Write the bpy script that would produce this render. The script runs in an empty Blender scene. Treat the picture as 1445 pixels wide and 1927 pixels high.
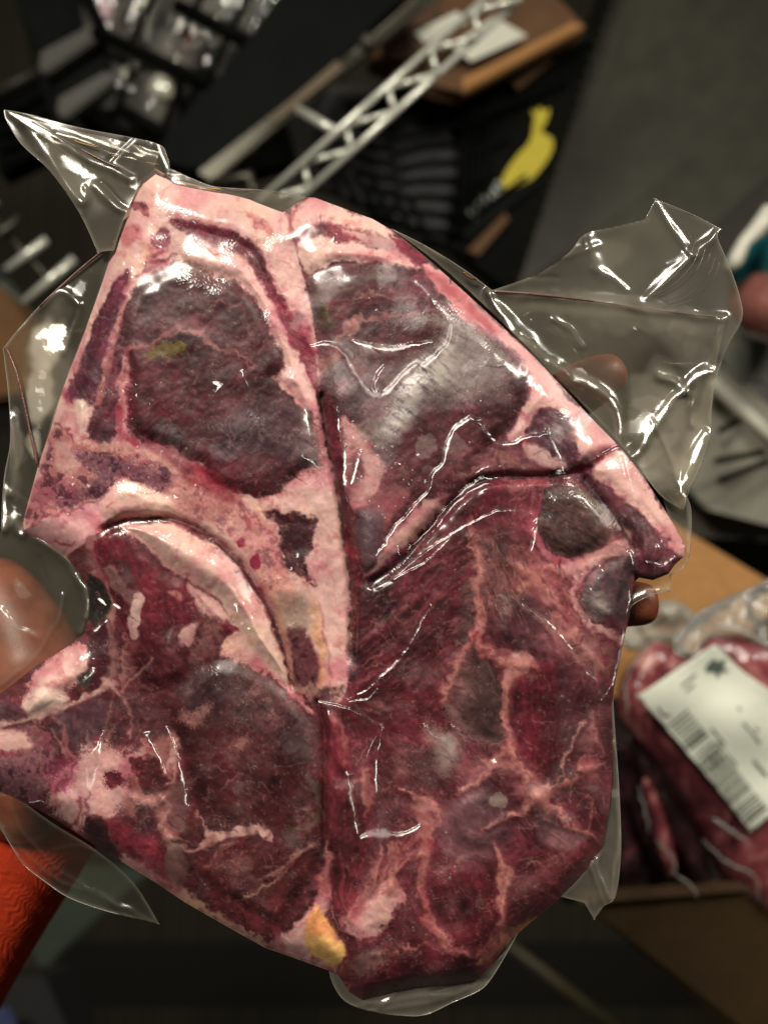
import bpy, bmesh, math, random
import numpy as np
from mathutils import Vector, Matrix
R = math.radians
# ---------------------------------------------------------------- camera, world, lamps, exposure
scene = bpy.context.scene
scene.unit_settings.system = 'METRIC'
cam_data = bpy.data.cameras.new('camera'); cam = bpy.data.objects.new('camera', cam_data)
scene.collection.objects.link(cam); scene.camera = cam
cam.location = (0, 0, 0); cam.rotation_euler = (R(90), 0, 0)
cam_data.sensor_fit = 'HORIZONTAL'; cam_data.sensor_width = 36; cam_data.lens = 39
cam_data.clip_start = 0.01; cam_data.clip_end = 50
D0 = 0.26                                   # distance to the vacuum pack
cam_data.dof.use_dof = True; cam_data.dof.focus_distance = D0 - 0.008; cam_data.dof.aperture_fstop = 8.5
K = 36.0 / 39.0 / 1445.0
world = bpy.data.worlds.new('World'); scene.world = world; world.use_nodes = True
world.node_tree.nodes['Background'].inputs[0].default_value = (0.50, 0.47, 0.38, 1)
world.node_tree.nodes['Background'].inputs[1].default_value = 0.05
scene.view_settings.view_transform = 'Standard'; scene.view_settings.look = 'None'
scene.view_settings.exposure = -0.06; scene.view_settings.gamma = 1.0
KEY = np.array([-0.48, -0.70, 0.88]); FILL = np.array([0.70, -0.20, 0.70])
def area(name, loc, target, size, sy, power, col):
    l = bpy.data.lights.new(name, 'AREA'); l.shape = 'RECTANGLE'; l.size = size; l.size_y = sy; l.energy = power; l.color = col
    o = bpy.data.objects.new(name, l); scene.collection.objects.link(o); o.location = loc
    o.rotation_euler = (Vector(target) - Vector(loc)).to_track_quat('-Z', 'Y').to_euler()
    return o
area('unseen_lamp', KEY, (0, D0, 0), 0.46, 0.34, 20.5, (1.0, 0.93, 0.81))
area('unseen_lamp', FILL, (0.25, 0.55, -0.2), 0.5, 0.16, 10.5, (1.0, 0.93, 0.80))  # fill lamp added to brighten the right side, no such fixture known
scene.cycles.max_bounces = 8; scene.cycles.transparent_max_bounces = 16
scene.cycles.caustics_reflective = False; scene.cycles.caustics_refractive = False
scene.cycles.use_denoising = True
COLL = scene.collection
def P(px, py, d):
    """point on the photograph's line of sight through (px, py), d metres in front of the camera"""
    return Vector(((px - 722.5) * K * d, d, (963.5 - py) * K * d))
def lin(c):
    c = np.asarray(c, np.float64) / 255.0
    return np.where(c <= 0.04045, c / 12.92, ((c + 0.055) / 1.055) ** 2.4)
def thing(name, label, cat, loc=(0, 0, 0), group=None):
    o = bpy.data.objects.new(name, None); COLL.objects.link(o); o.location = loc; o.empty_display_size = 0.02
    o['label'] = label; o['category'] = cat
    if group: o['group'] = group
    return o
def tag(o, label=None, cat=None, group=None, kind=None):
    if label: o['label'] = label
    if cat: o['category'] = cat
    if group: o['group'] = group
    if kind: o['kind'] = kind
    return o
def origin_of(parent):
    v = Vector((0, 0, 0))
    while parent is not None:
        v += parent.location; parent = parent.parent
    return v
def link_mesh(name, me, parent=None):
    o = bpy.data.objects.new(name, me); COLL.objects.link(o)
    if parent is not None: o.parent = parent
    return o
def mesh_obj(name, verts, faces, mat, parent=None, smooth=False, label=None):
    off = origin_of(parent)
    me = bpy.data.meshes.new(name)
    me.from_pydata([tuple(Vector(v) - off) for v in verts], [], faces); me.update()
    bm = bmesh.new(); bm.from_mesh(me); bmesh.ops.recalc_face_normals(bm, faces=bm.faces); bm.to_mesh(me); bm.free()
    if smooth:
        me.polygons.foreach_set('use_smooth', [True] * len(me.polygons))
    if mat: me.materials.append(mat)
    o = link_mesh(name, me, parent)
    if label: o['label'] = label
    return o
# ---------------------------------------------------------------- materials
def new_mat(name):
    m = bpy.data.materials.new(name); m.use_nodes = True
    nt = m.node_tree; b = nt.nodes['Principled BSDF']
    return m, nt, b
def simple(name, col, rough=0.5, metal=0.0, var=0.25, scale=30, bump=0.15, spec=0.5, coat=0.0):
    """a colour broken up by two noises, with matching fine relief"""
    m, nt, b = new_mat(name)
    c = lin(col)
    tc = nt.nodes.new('ShaderNodeTexCoord')
    n = nt.nodes.new('ShaderNodeTexNoise'); n.inputs['Scale'].default_value = scale; n.inputs['Detail'].default_value = 6
    n2 = nt.nodes.new('ShaderNodeTexNoise'); n2.inputs['Scale'].default_value = scale * 9; n2.inputs['Detail'].default_value = 4
    nt.links.new(tc.outputs['Object'], n.inputs['Vector']); nt.links.new(tc.outputs['Object'], n2.inputs['Vector'])
    ad = nt.nodes.new('ShaderNodeMath'); ad.operation = 'ADD'
    nt.links.new(n.outputs['Fac'], ad.inputs[0]); nt.links.new(n2.outputs['Fac'], ad.inputs[1])
    r = nt.nodes.new('ShaderNodeValToRGB')
    r.color_ramp.elements[0].position = 0.35; r.color_ramp.elements[1].position = 0.65
    r.color_ramp.elements[0].color = (*(c * (1 - var)), 1); r.color_ramp.elements[1].color = (*np.minimum(c * (1 + var), 1), 1)
    hf = nt.nodes.new('ShaderNodeMath'); hf.operation = 'MULTIPLY'; hf.inputs[1].default_value = 0.5
    nt.links.new(ad.outputs[0], hf.inputs[0]); nt.links.new(hf.outputs[0], r.inputs['Fac'])
    nt.links.new(r.outputs['Color'], b.inputs['Base Color'])
    b.inputs['Roughness'].default_value = rough; b.inputs['Metallic'].default_value = metal
    b.inputs['Specular IOR Level'].default_value = spec; b.inputs['Coat Weight'].default_value = coat; b.inputs['Coat Roughness'].default_value = 0.08
    bp = nt.nodes.new('ShaderNodeBump'); bp.inputs['Strength'].default_value = bump; bp.inputs['Distance'].default_value = 0.002
    nt.links.new(hf.outputs[0], bp.inputs['Height']); nt.links.new(bp.outputs['Normal'], b.inputs['Normal'])
    return m
def meat_material(name, sss, rough):
    m, nt, b = new_mat(name)
    at = nt.nodes.new('ShaderNodeAttribute'); at.attribute_name = 'tint'
    fn = nt.nodes.new('ShaderNodeAttribute'); fn.attribute_name = 'film_normal'
    fr = nt.nodes.new('ShaderNodeAttribute'); fr.attribute_name = 'film_rough'
    tc = nt.nodes.new('ShaderNodeTexCoord')
    n = nt.nodes.new('ShaderNodeTexNoise'); n.inputs['Scale'].default_value = 1500; n.inputs['Detail'].default_value = 3
    nt.links.new(tc.outputs['Object'], n.inputs['Vector'])
    mr = nt.nodes.new('ShaderNodeMapRange'); mr.inputs['From Min'].default_value = 0.3; mr.inputs['From Max'].default_value = 0.7
    mr.inputs['To Min'].default_value = 0.95; mr.inputs['To Max'].default_value = 1.05
    nt.links.new(n.outputs['Fac'], mr.inputs['Value'])
    mx = nt.nodes.new('ShaderNodeVectorMath'); mx.operation = 'SCALE'
    nt.links.new(at.outputs['Color'], mx.inputs[0]); nt.links.new(mr.outputs[0], mx.inputs['Scale'])
    nt.links.new(mx.outputs[0], b.inputs['Base Color'])
    b.inputs['Roughness'].default_value = rough; b.inputs['Specular IOR Level'].default_value = 0.3
    if sss:
        b.inputs['Subsurface Weight'].default_value = sss; b.inputs['Subsurface Scale'].default_value = 0.0012
        b.inputs['Subsurface Radius'].default_value = (1.0, 0.45, 0.35)
    b.inputs['Coat Weight'].default_value = 1.0; b.inputs['Coat IOR'].default_value = 1.5
    nt.links.new(fr.outputs['Fac'], b.inputs['Coat Roughness'])
    nt.links.new(fn.outputs['Vector'], b.inputs['Coat Normal'])
    bp = nt.nodes.new('ShaderNodeBump'); bp.inputs['Strength'].default_value = 0.10; bp.inputs['Distance'].default_value = 0.0001
    nt.links.new(n.outputs['Fac'], bp.inputs['Height']); nt.links.new(bp.outputs['Normal'], b.inputs['Normal'])
    return m
def film_material(name, haze=0.05, tint=(0.96, 0.94, 0.88), rough=0.17):
    """thin clear plastic: see-through, mirror-like by angle, with a milky share from the mesh"""
    m, nt, b = new_mat(name); nt.nodes.remove(b)
    out = nt.nodes['Material Output']
    fn = nt.nodes.new('ShaderNodeAttribute'); fn.attribute_name = 'film_normal'
    hz = nt.nodes.new('ShaderNodeAttribute'); hz.attribute_name = 'milk'
    tr = nt.nodes.new('ShaderNodeBsdfTransparent'); tr.inputs[0].default_value = (*tint, 1)
    gl = nt.nodes.new('ShaderNodeBsdfGlossy'); gl.inputs['Roughness'].default_value = rough; gl.inputs[0].default_value = (1, 1, 1, 1)
    di = nt.nodes.new('ShaderNodeBsdfDiffuse'); di.inputs[0].default_value = (0.66, 0.59, 0.47, 1)
    nt.links.new(fn.outputs['Vector'], gl.inputs['Normal'])
    fz = nt.nodes.new('ShaderNodeFresnel'); fz.inputs['IOR'].default_value = 1.55
    nt.links.new(fn.outputs['Vector'], fz.inputs['Normal'])
    m1 = nt.nodes.new('ShaderNodeMixShader'); m2 = nt.nodes.new('ShaderNodeMixShader')
    nt.links.new(hz.outputs['Fac'], m1.inputs[0]); nt.links.new(tr.outputs[0], m1.inputs[1]); nt.links.new(di.outputs[0], m1.inputs[2])
    nt.links.new(fz.outputs[0], m2.inputs[0]); nt.links.new(m1.outputs[0], m2.inputs[1]); nt.links.new(gl.outputs[0], m2.inputs[2])
    nt.links.new(m2.outputs[0], out.inputs['Surface'])
    return m
def clear_plain(name, milk=0.06, rough=0.08, col=(0.8, 0.78, 0.72)):
    """clear plastic or glass for things without mesh attributes"""
    m, nt, b = new_mat(name); nt.nodes.remove(b); out = nt.nodes['Material Output']
    tr = nt.nodes.new('ShaderNodeBsdfTransparent'); tr.inputs[0].default_value = (0.92, 0.92, 0.88, 1)
    gl = nt.nodes.new('ShaderNodeBsdfGlossy'); gl.inputs['Roughness'].default_value = rough
    di = nt.nodes.new('ShaderNodeBsdfDiffuse'); di.inputs[0].default_value = (*col, 1)
    tc = nt.nodes.new('ShaderNodeTexCoord'); n = nt.nodes.new('ShaderNodeTexNoise'); n.inputs['Scale'].default_value = 60; n.inputs['Detail'].default_value = 4
    nt.links.new(tc.outputs['Object'], n.inputs['Vector'])
    bp = nt.nodes.new('ShaderNodeBump'); bp.inputs['Strength'].default_value = 0.5; bp.inputs['Distance'].default_value = 0.004
    nt.links.new(n.outputs['Fac'], bp.inputs['Height']); nt.links.new(bp.outputs['Normal'], gl.inputs['Normal'])
    fz = nt.nodes.new('ShaderNodeFresnel'); fz.inputs['IOR'].default_value = 1.6; nt.links.new(bp.outputs['Normal'], fz.inputs['Normal'])
    m1 = nt.nodes.new('ShaderNodeMixShader'); m1.inputs[0].default_value = milk; m2 = nt.nodes.new('ShaderNodeMixShader')
    nt.links.new(tr.outputs[0], m1.inputs[1]); nt.links.new(di.outputs[0], m1.inputs[2])
    nt.links.new(fz.outputs[0], m2.inputs[0]); nt.links.new(m1.outputs[0], m2.inputs[1]); nt.links.new(gl.outputs[0], m2.inputs[2])
    nt.links.new(m2.outputs[0], out.inputs['Surface'])
    return m
# ---------------------------------------------------------------- meat surface painter (numpy only)
STEP = 1.9
GX0, GX1, GY0, GY1 = -60.0, 1300.0, 308.0, 1900.0
gx = np.arange(GX0, GX1, STEP, dtype=np.float32)
gy = np.arange(GY0, GY1, STEP, dtype=np.float32)
X, Y = np.meshgrid(gx, gy)
NH, NW = X.shape
_lat = {}
def vnoise(x, y, seed):
    if seed not in _lat:
        _lat[seed] = np.random.RandomState(seed).rand(256, 256).astype(np.float32) * 2 - 1
    L = _lat[seed]
    xi = np.floor(x); yi = np.floor(y)
    fx = x - xi; fy = y - yi
    xi = xi.astype(np.int32) & 255; yi = yi.astype(np.int32) & 255
    x1 = (xi + 1) & 255; y1 = (yi + 1) & 255
    u = fx * fx * (3 - 2 * fx); v = fy * fy * (3 - 2 * fy)
    a = L[yi, xi]; b = L[yi, x1]; c = L[y1, xi]; d = L[y1, x1]
    return a + (b - a) * u + (c - a) * v + (a - b - c + d) * u * v
def fbm(x, y, s, seed, octv=4, gain=0.55):
    t = 0; amp = 1; tot = 0; ca, sa = 0.8, 0.6
    x = x / s; y = y / s
    for o in range(octv):
        t = t + vnoise(x + 17.3 * o, y + 9.1 * o, seed + o) * amp
        tot += amp; amp *= gain
        x, y = (x * ca - y * sa) * 2.03, (x * sa + y * ca) * 2.03
    return t / tot * 1.6
def sstep(a, b, t):
    t = np.clip((t - a) / (b - a), 0, 1)
    return t * t * (3 - 2 * t)
def lerp(a, b, t): return a + (b - a) * t
WX = fbm(X, Y, 46, 11, 3); WY = fbm(X, Y, 46, 21, 3)
VX = fbm(X, Y, 13, 31, 3); VY = fbm(X, Y, 13, 41, 3)
def smooth_closed(p, n=4):
    p = np.asarray(p, float); out = []
    m = len(p)
    for i in range(m):
        a, b, c, d = p[i-1], p[i], p[(i+1) % m], p[(i+2) % m]
        for k in range(n):
            t = k / n
            out.append(0.5 * ((2*b) + (c-a)*t + (2*a-5*b+4*c-d)*t*t + (3*b-a-3*c+d)*t**3))
    return np.array(out)
def corners(p, closed=True):
    p = [tuple(q) for q in p]; m = len(p); out = []
    for i in range(m):
        a, b, c = p[i-1], p[i], p[(i+1) % m]
        if not closed and i in (0, m-1): out.append(b); continue
        u = np.array(b, float)[:2] - np.array(a, float)[:2]; v = np.array(c, float)[:2] - np.array(b, float)[:2]
        cs = float(u @ v) / (np.linalg.norm(u) * np.linalg.norm(v) + 1e-9)
        out += [b, b, b] if cs < 0.72 else [b]
    return out
def smooth_open(p, n=5):
    p = np.asarray(p, float); out = []
    m = len(p)
    for i in range(m - 1):
        a, b, c, d = p[max(i-1, 0)], p[i], p[i+1], p[min(i+2, m-1)]
        for k in range(n):
            t = k / n
            out.append(0.5 * ((2*b) + (c-a)*t + (2*a-5*b+4*c-d)*t*t + (3*b-a-3*c+d)*t**3))
    out.append(p[-1])
    return np.array(out)
def bbox(p, m, step=STEP, x0=GX0, y0=GY0, w=None, h=None):
    w = NW if w is None else w; h = NH if h is None else h
    i0 = max(0, int((p[:, 1].min() - m - y0) / step)); i1 = min(h, int((p[:, 1].max() + m - y0) / step) + 2)
    j0 = max(0, int((p[:, 0].min() - m - x0) / step)); j1 = min(w, int((p[:, 0].max() + m - x0) / step) + 2)
    return slice(i0, i1), slice(j0, j1)
def sdf_poly(x, y, p):
    d2 = np.full(x.shape, 1e12, np.float32); ins = np.zeros(x.shape, bool)
    q = np.roll(p, -1, 0)
    for (ax, ay), (bx, by) in zip(p, q):
        ex, ey = bx - ax, by - ay
        L = ex*ex + ey*ey + 1e-9
        wx = x - ax; wy = y - ay
        t = np.clip((wx*ex + wy*ey) / L, 0, 1)
        dx = wx - ex*t; dy = wy - ey*t
        np.minimum(d2, dx*dx + dy*dy, out=d2)
        if abs(ey) > 1e-9:
            c = (ay > y) != (by > y)
            ins ^= c & (wx < ex * (y - ay) / ey)
    return np.where(ins, 1, -1) * np.sqrt(d2)
def sdf_line(x, y, p):
    """distance to a polyline of (x, y, w); returns (distance, local width, signed side)"""
    d2 = np.full(x.shape, 1e12, np.float32); W = np.zeros(x.shape, np.float32); sd = np.zeros(x.shape, np.float32)
    for a, b in zip(p[:-1], p[1:]):
        ex, ey = b[0]-a[0], b[1]-a[1]
        L = ex*ex + ey*ey + 1e-9
        wx = x - a[0]; wy = y - a[1]
        t = np.clip((wx*ex + wy*ey) / L, 0, 1)
        dx = wx - ex*t; dy = wy - ey*t
        q = dx*dx + dy*dy
        m = q < d2
        d2 = np.where(m, q, d2); W = np.where(m, a[2] + (b[2]-a[2])*t, W)
        sd = np.where(m, np.sign(ex*wy - ey*wx), sd)
    return np.sqrt(d2), W, sd
# ---- materials of the meat, display colours 0-255
def tex_fat(x, y, c, v=1.0):
    n = fbm(x, y, 60, 101, 4); f = fbm(x, y, 9, 111, 3); g = fbm(x, y, 28, 121, 3)
    c = np.array(c, np.float32)
    if c.mean() > 135: c = lerp(c, np.array([228, 192, 190], np.float32), .55)
    pink = c * np.array([0.92, 0.74, 0.80]); cream = c * np.array([1.05, 1.08, 1.02])
    out = c + (cream - c) * np.clip(n, 0, 1)[..., None] * v + (pink - c) * np.clip(-n * 1.4, 0, 1)[..., None] * v
    out = out * (1 + 0.045 * f[..., None] * v)
    red = sstep(0.45, 1.1, g + 0.35 * f) * 0.38 * v
    out = lerp(out, c * np.array([0.78, 0.48, 0.52]), red[..., None])
    vein = np.clip(1 - np.abs(fbm(x, y, 35, 131, 3)) / 0.035, 0, 1) * sstep(-.1, .5, n)
    return lerp(out, c * np.array([1.1, 1.12, 1.1]), (vein * 0.35 * v)[..., None])
def tex_bone(x, y, c, v=1.0):
    n = fbm(x, y, 22, 201, 4); f = fbm(x, y, 6, 211, 3); m = fbm(x, y, 48, 221, 3)
    c = np.array(c, np.float32)
    out = c * (1 + 0.22 * n[..., None] * v)
    out = lerp(out, c * np.array([0.48, 0.36, 0.46]), (sstep(0.05, 0.75, n + 0.6*f) * 0.85 * v)[..., None])
    out = lerp(out, c * np.array([1.45, 1.6, 1.45]), (sstep(0.1, 0.9, -n + 0.7*f) * 0.5 * v)[..., None])
    return lerp(out, c * np.array([1.08, 0.74, 0.86]), (sstep(0.0, 0.8, m) * 0.35 * v)[..., None])
def tex_muscle(x, y, c, theta=30, frost=0.4, marb=0.5, fib=0.5):
    c = np.array(c, np.float32) * np.array([1.0, 0.92, 1.0], np.float32)
    th = math.radians(theta); ca, sa = math.cos(th), math.sin(th)
    u = x*ca + y*sa; w = -x*sa + y*ca
    wob = 5 * fbm(x, y, 40, 301, 2)
    st = fbm(u / 9, (w + wob), 5.5, 311, 3)
    st2 = fbm(u / 4, (w + wob), 4.6, 321, 2)
    lo = fbm(x, y, 55, 331, 4); md = fbm(x, y, 14, 341, 4)
    c = np.array(c, np.float32)
    k = 1 + 0.34 * lo + fib * (0.34 * st + 0.18 * st2) + 0.18 * md
    out = c * k[..., None]
    out = lerp(out, c * np.array([0.62, 0.5, 0.52]), (sstep(0.15, 0.9, md - 0.5*lo) * 0.6)[..., None])
    # marbling threads
    r = fbm(x + 6*VX[:1, :1] * 0, y, 30, 351, 4)
    th1 = np.clip(1 - np.abs(r) / 0.045, 0, 1) * sstep(0.0, 0.6, fbm(x, y, 38, 361, 3) + 0.25)
    r2 = fbm(u / 2.2, w, 12, 371, 3)
    th2 = np.clip(1 - np.abs(r2) / 0.07, 0, 1) * sstep(0.15, 0.7, fbm(x, y, 26, 381, 3))
    mm = np.clip(th1 * 0.75 + th2 * 0.55, 0, 1) * marb
    out = lerp(out, np.array([180, 124, 116], np.float32), (mm * 0.85)[..., None])
    # ice crystals under the film: feathered needles
    if frost > 0:
        a1 = fbm(x, y, 38, 391, 4)
        reg = sstep(-0.35, 0.55, a1 - 0.45 + 0.85 * frost + 0.25 * fbm(x, y, 10, 395, 2))
        out = lerp(out, np.array([100, 78, 77], np.float32), (reg * (0.20 + 0.26 * frost))[..., None])
        nee = 0
        for kk in range(2):
            dirn = 2.8 * fbm(x, y, 30, 401 + 7*kk, 1) + 1.3 * kk
            cu, su = np.cos(dirn), np.sin(dirn)
            nd = fbm((x*cu + y*su) / 3.4, (-x*su + y*cu), 7.0, 411 + 7*kk, 2)
            nee = np.maximum(nee, np.clip(1 - np.abs(nd - .12) / 0.16, 0, 1))
        nee = nee * sstep(-0.1, 0.5, fbm(x, y, 17, 421, 2) + 0.10)
        out = lerp(out, np.array([146, 130, 120], np.float32), (nee * reg * (0.30 + 0.25 * frost))[..., None])
        dk = sstep(0.2, 0.7, fbm(x, y, 12, 425, 3)) * (1 - nee)
        out = lerp(out, c * 0.72, (dk * 0.45 * reg)[..., None])
        hot = sstep(0.5, 0.9, fbm(x, y, 8, 427, 2)) * reg * nee
        out = lerp(out, np.array([188, 178, 166], np.float32), (hot * 0.6)[..., None])
    sp = sstep(0.86, 1.0, fbm(x, y, 8.0, 431, 2))
    out = lerp(out, np.array([176, 128, 118], np.float32), (sp * 0.28)[..., None])
    return out
def tex_flat(x, y, c, v=1.0):
    f = fbm(x, y, 7, 501, 3); g = fbm(x, y, 30, 511, 3)
    return np.array(c, np.float32) * (1 + 0.10 * v * f + 0.10 * v * g)[..., None]
rs0 = np.random.RandomState(5)
COL = np.zeros((NH, NW, 3), np.float32)
HB = np.zeros((NH, NW), np.float32)          # relief, photo pixels
CLS = np.zeros((NH, NW), np.int16)           # part index
PARTS = ['fat']                              # index -> kind
SDFS = {}
def paint(tex, sl, x, y, c, kw):
    if tex == 'fat': return tex_fat(x, y, c, **kw)
    if tex == 'bone': return tex_bone(x, y, c, **kw)
    if tex == 'mus': return tex_muscle(x, y, c, **kw)
    return tex_flat(x, y, c, **kw)
def blob(tex, pts, c, a=1.0, soft=4.5, warp=5, fine=3.5, part=None, h=0, hs=26, feather=0, **kw):
    p = smooth_closed(pts)
    sl = bbox(p, warp + fine + soft + feather + 6)
    x = X[sl]; y = Y[sl]
    xw = x + warp * WX[sl] + fine * VX[sl]; yw = y + warp * WY[sl] + fine * VY[sl]
    d = sdf_poly(xw, yw, p)
    if feather:
        th = 2.2 * fbm(x, y, 30, 601, 2)
        nd = fbm((x*np.cos(th) + y*np.sin(th)) / 4, -x*np.sin(th) + y*np.cos(th), 5.0, 611, 2)
        d = d + feather * nd
    al = sstep(-soft, soft, d + 6 * VX[sl] * VY[sl]) * a
    COL[sl] = lerp(COL[sl], paint(tex, sl, x, y, c, kw), al[..., None])
    if h: HB[sl] += h * sstep(-3, hs, sdf_poly(x + 3 * WX[sl], y + 3 * WY[sl], p))
    if part:
        PARTS.append(part); CLS[sl] = np.where(al > 0.5 * a, len(PARTS) - 1, CLS[sl])
def line(pts, c, a=1.0, soft=3.5, warp=6, fine=4, h=0, hw=1.6, tex='flat', taper=True, **kw):
    p = np.array([(q[0], q[1], q[2]) for q in pts], float)
    p = smooth_open(p)
    sl = bbox(p, warp + fine + p[:, 2].max() * 2 + soft + 4)
    x = X[sl]; y = Y[sl]
    xw = x + warp * WX[sl] + fine * VX[sl]; yw = y + warp * WY[sl] + fine * VY[sl]
    d, w, _ = sdf_line(xw, yw, p)
    al = sstep(-soft, soft, w * 0.5 * (1 + 0.5 * WX[sl] + 0.35 * VY[sl]) - d) * a * np.clip(0.92 + 0.5 * VX[sl], 0.3, 1)
    COL[sl] = lerp(COL[sl], paint(tex, sl, x, y, c, kw), al[..., None])
    if h:
        d2, w2, _ = sdf_line(x + 2 * WX[sl], y + 2 * WY[sl], p); HB[sl] += h * np.exp(-(d2 / (w2 * hw * 0.5 + 2)) ** 2)
def spot(cx, cy, rx, ry, rot, c, a=1.0, soft=3, **kw):
    t = math.radians(rot); n = 10
    pts = [(cx + rx*math.cos(q)*math.cos(t) - ry*math.sin(q)*math.sin(t), cy + rx*math.cos(q)*math.sin(t) + ry*math.sin(q)*math.cos(t))
           for q in [2*math.pi*i/n for i in range(n)]]
    blob(kw.pop('tex', 'flat'), pts, c, a, soft, **kw)

SIL = [(292,316),(330,337),(400,356),(470,374),(532,398),(545,388),(575,370),(592,371),(640,389),(700,411),(737,432),(775,461),(820,500),(870,545),
 (930,600),(990,655),(1050,719),(1110,784),(1160,835),(1182,860),(1218,907),(1250,958),(1275,1000),(1290,1030),(1288,1047),(1270,1062),(1258,1080),(1228,1092),(1196,1086),
 (1192,1100),(1184,1160),(1172,1213),(1157,1285),(1151,1330),(1154,1400),(1151,1470),(1144,1540),(1136,1592),(1108,1637),(1060,1686),(1000,1735),(962,1768),(926,1815),(903,1842),
 (850,1853),(780,1859),(720,1872),(682,1883),(655,1866),(635,1833),(560,1806),(500,1785),(430,1746),(350,1700),(290,1660),(240,1629),(180,1592),(110,1546),(60,1517),(0,1490),(-62,1470),
 (-62,1345),(0,1307),(69,1252),(121,1221),(158,1192),(167,1150),(160,1105),(140,1070),(118,1047),(78,1020),(40,1000),(41,985),(52,949),(71,880),(95,798),(128,698),(159,622),(194,525),(221,438),(249,369),(262,340)]
SIL_S = np.array(SIL, float)
SD = sdf_poly(X, Y, SIL_S)
SDw = SD
# steak map -------------------------------------------------------------
STK = np.full((NH, NW), 3, np.int8)   # 0 A upper left, 1 B upper right, 2 C lower left, 3 D lower right, 4 E folded end
def steak(i, pts):
    d = sdf_poly(X + 2*VX, Y + 2*VY, smooth_closed(pts, 3)); STK[d > 0] = i
A_POLY = [(200,300),(536,380),(538,402),(552,450),(572,520),(588,590),(597,660),(604,740),(618,830),(640,940),(655,1060),(661,1150),(657,1260),(645,1312),(600,1318),(556,1296),
 (530,1212),(508,1152),(470,1088),(420,1032),(360,992),(300,976),(240,980),(200,1000),(150,1028),(100,1060),(0,1040),(0,900)]
B_POLY = [(536,380),(600,340),(800,420),(1200,820),(1165,845),(1120,872),(1070,890),(990,897),(920,900),(862,932),(800,1000),(758,1052),(700,1095),(672,1130),(655,1060),(640,940),(618,830),(604,740),(597,660),(588,590),(572,520),(552,450),(538,402)]
C_POLY = [(0,1040),(100,1060),(150,1028),(200,1000),(240,980),(300,976),(360,992),(420,1032),(470,1088),(508,1152),(530,1212),(556,1296),(600,1330),(622,1400),(614,1500),(620,1600),(640,1700),(656,1790),(656,1832),(640,1850),(300,1800),(-80,1500),(-80,1300)]
E_POLY = [(1075,895),(1120,873),(1165,846),(1200,840),(1320,1000),(1300,1100),(1200,1110),(1193,1080),(1193,1035),(1150,975),(1110,925)]
steak(0, A_POLY); steak(1, B_POLY); steak(2, C_POLY); steak(4, E_POLY)
# base coats ------------------------------------------------------------
COL[:] = tex_muscle(X, Y, (98, 44, 50), 60, 0.2, 0.8)
blob('fat', A_POLY, (205, 146, 138), warp=0, fine=2, soft=2, part='fat')
blob('mus', B_POLY, (92, 44, 50), warp=0, fine=2, soft=2, part='fat', theta=-30, frost=0.3)
blob('mus', C_POLY, (90, 40, 44), warp=0, fine=2, soft=2, part='muscle', theta=-10, frost=0.3, marb=0.9)
blob('mus', E_POLY, (84, 42, 50), warp=0, fine=2, soft=2, part='muscle', theta=60, frost=0.15)
PARTS.append('muscle'); CLS[(STK == 3)] = len(PARTS) - 1
# ======================= steak A
blob('fat', [(300,330),(400,360),(530,395),(545,440),(500,430),(440,410),(380,395),(320,400),(280,420),(255,400),(265,350)], (224,170,154), a=.7, soft=8, v=.6)
blob('fat', [(255,350),(285,340),(300,380),(262,420),(240,410)], (206,128,122), a=.6, soft=8)
spot(262,390,17,10,35,(140,62,74),.85, fine=4, tex='bone')
spot(245,445,14,24,20,(178,92,98),.6, soft=6, tex='bone')
blob('fat', [(285,415),(305,425),(298,460),(275,500),(258,520),(262,480)], (222,160,128), a=.8, soft=5)
line([(262,505,7),(285,460,12),(300,420,7)], (232,186,160), .7)
line([(255,400,4),(290,395,5),(320,420,5),(350,450,6)], (230,182,165), .7)
blob('mus', [(300,432),(318,440),(314,462),(300,478),(288,482),(300,468),(286,458)], (134,36,56), a=.95, part='muscle', frost=0, marb=.4)
line([(275,500,3),(305,490,6),(330,480,3)], (120,45,58), .8)
line([(262,516,4),(290,505,6),(320,486,3)], (118,48,62), .7, fine=6)
blob('mus', [(322,415),(352,416),(400,424),(446,434),(478,458),(500,490),(520,535),(545,580),(572,622),(592,655),(600,700),(598,745),(586,720),(566,670),(532,628),(505,570),(484,520),(462,486),(430,466),(385,452),(345,440),(325,430)],
     (122,46,60), part='muscle', theta=50, frost=0, marb=.7, h=-3)
blob('fat', [(415,370),(470,382),(532,405),(556,480),(578,560),(588,610),(575,615),(545,575),(520,530),(500,480),(470,440),(430,415)], (218,162,150), a=.75, soft=5)
blob('bone', [(470,405),(500,412),(515,440),(490,438)], (186,96,100), a=.6, soft=6)
blob('bone', [(545,585),(575,600),(588,640),(560,630)], (170,72,88), a=.8, soft=5)
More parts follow.
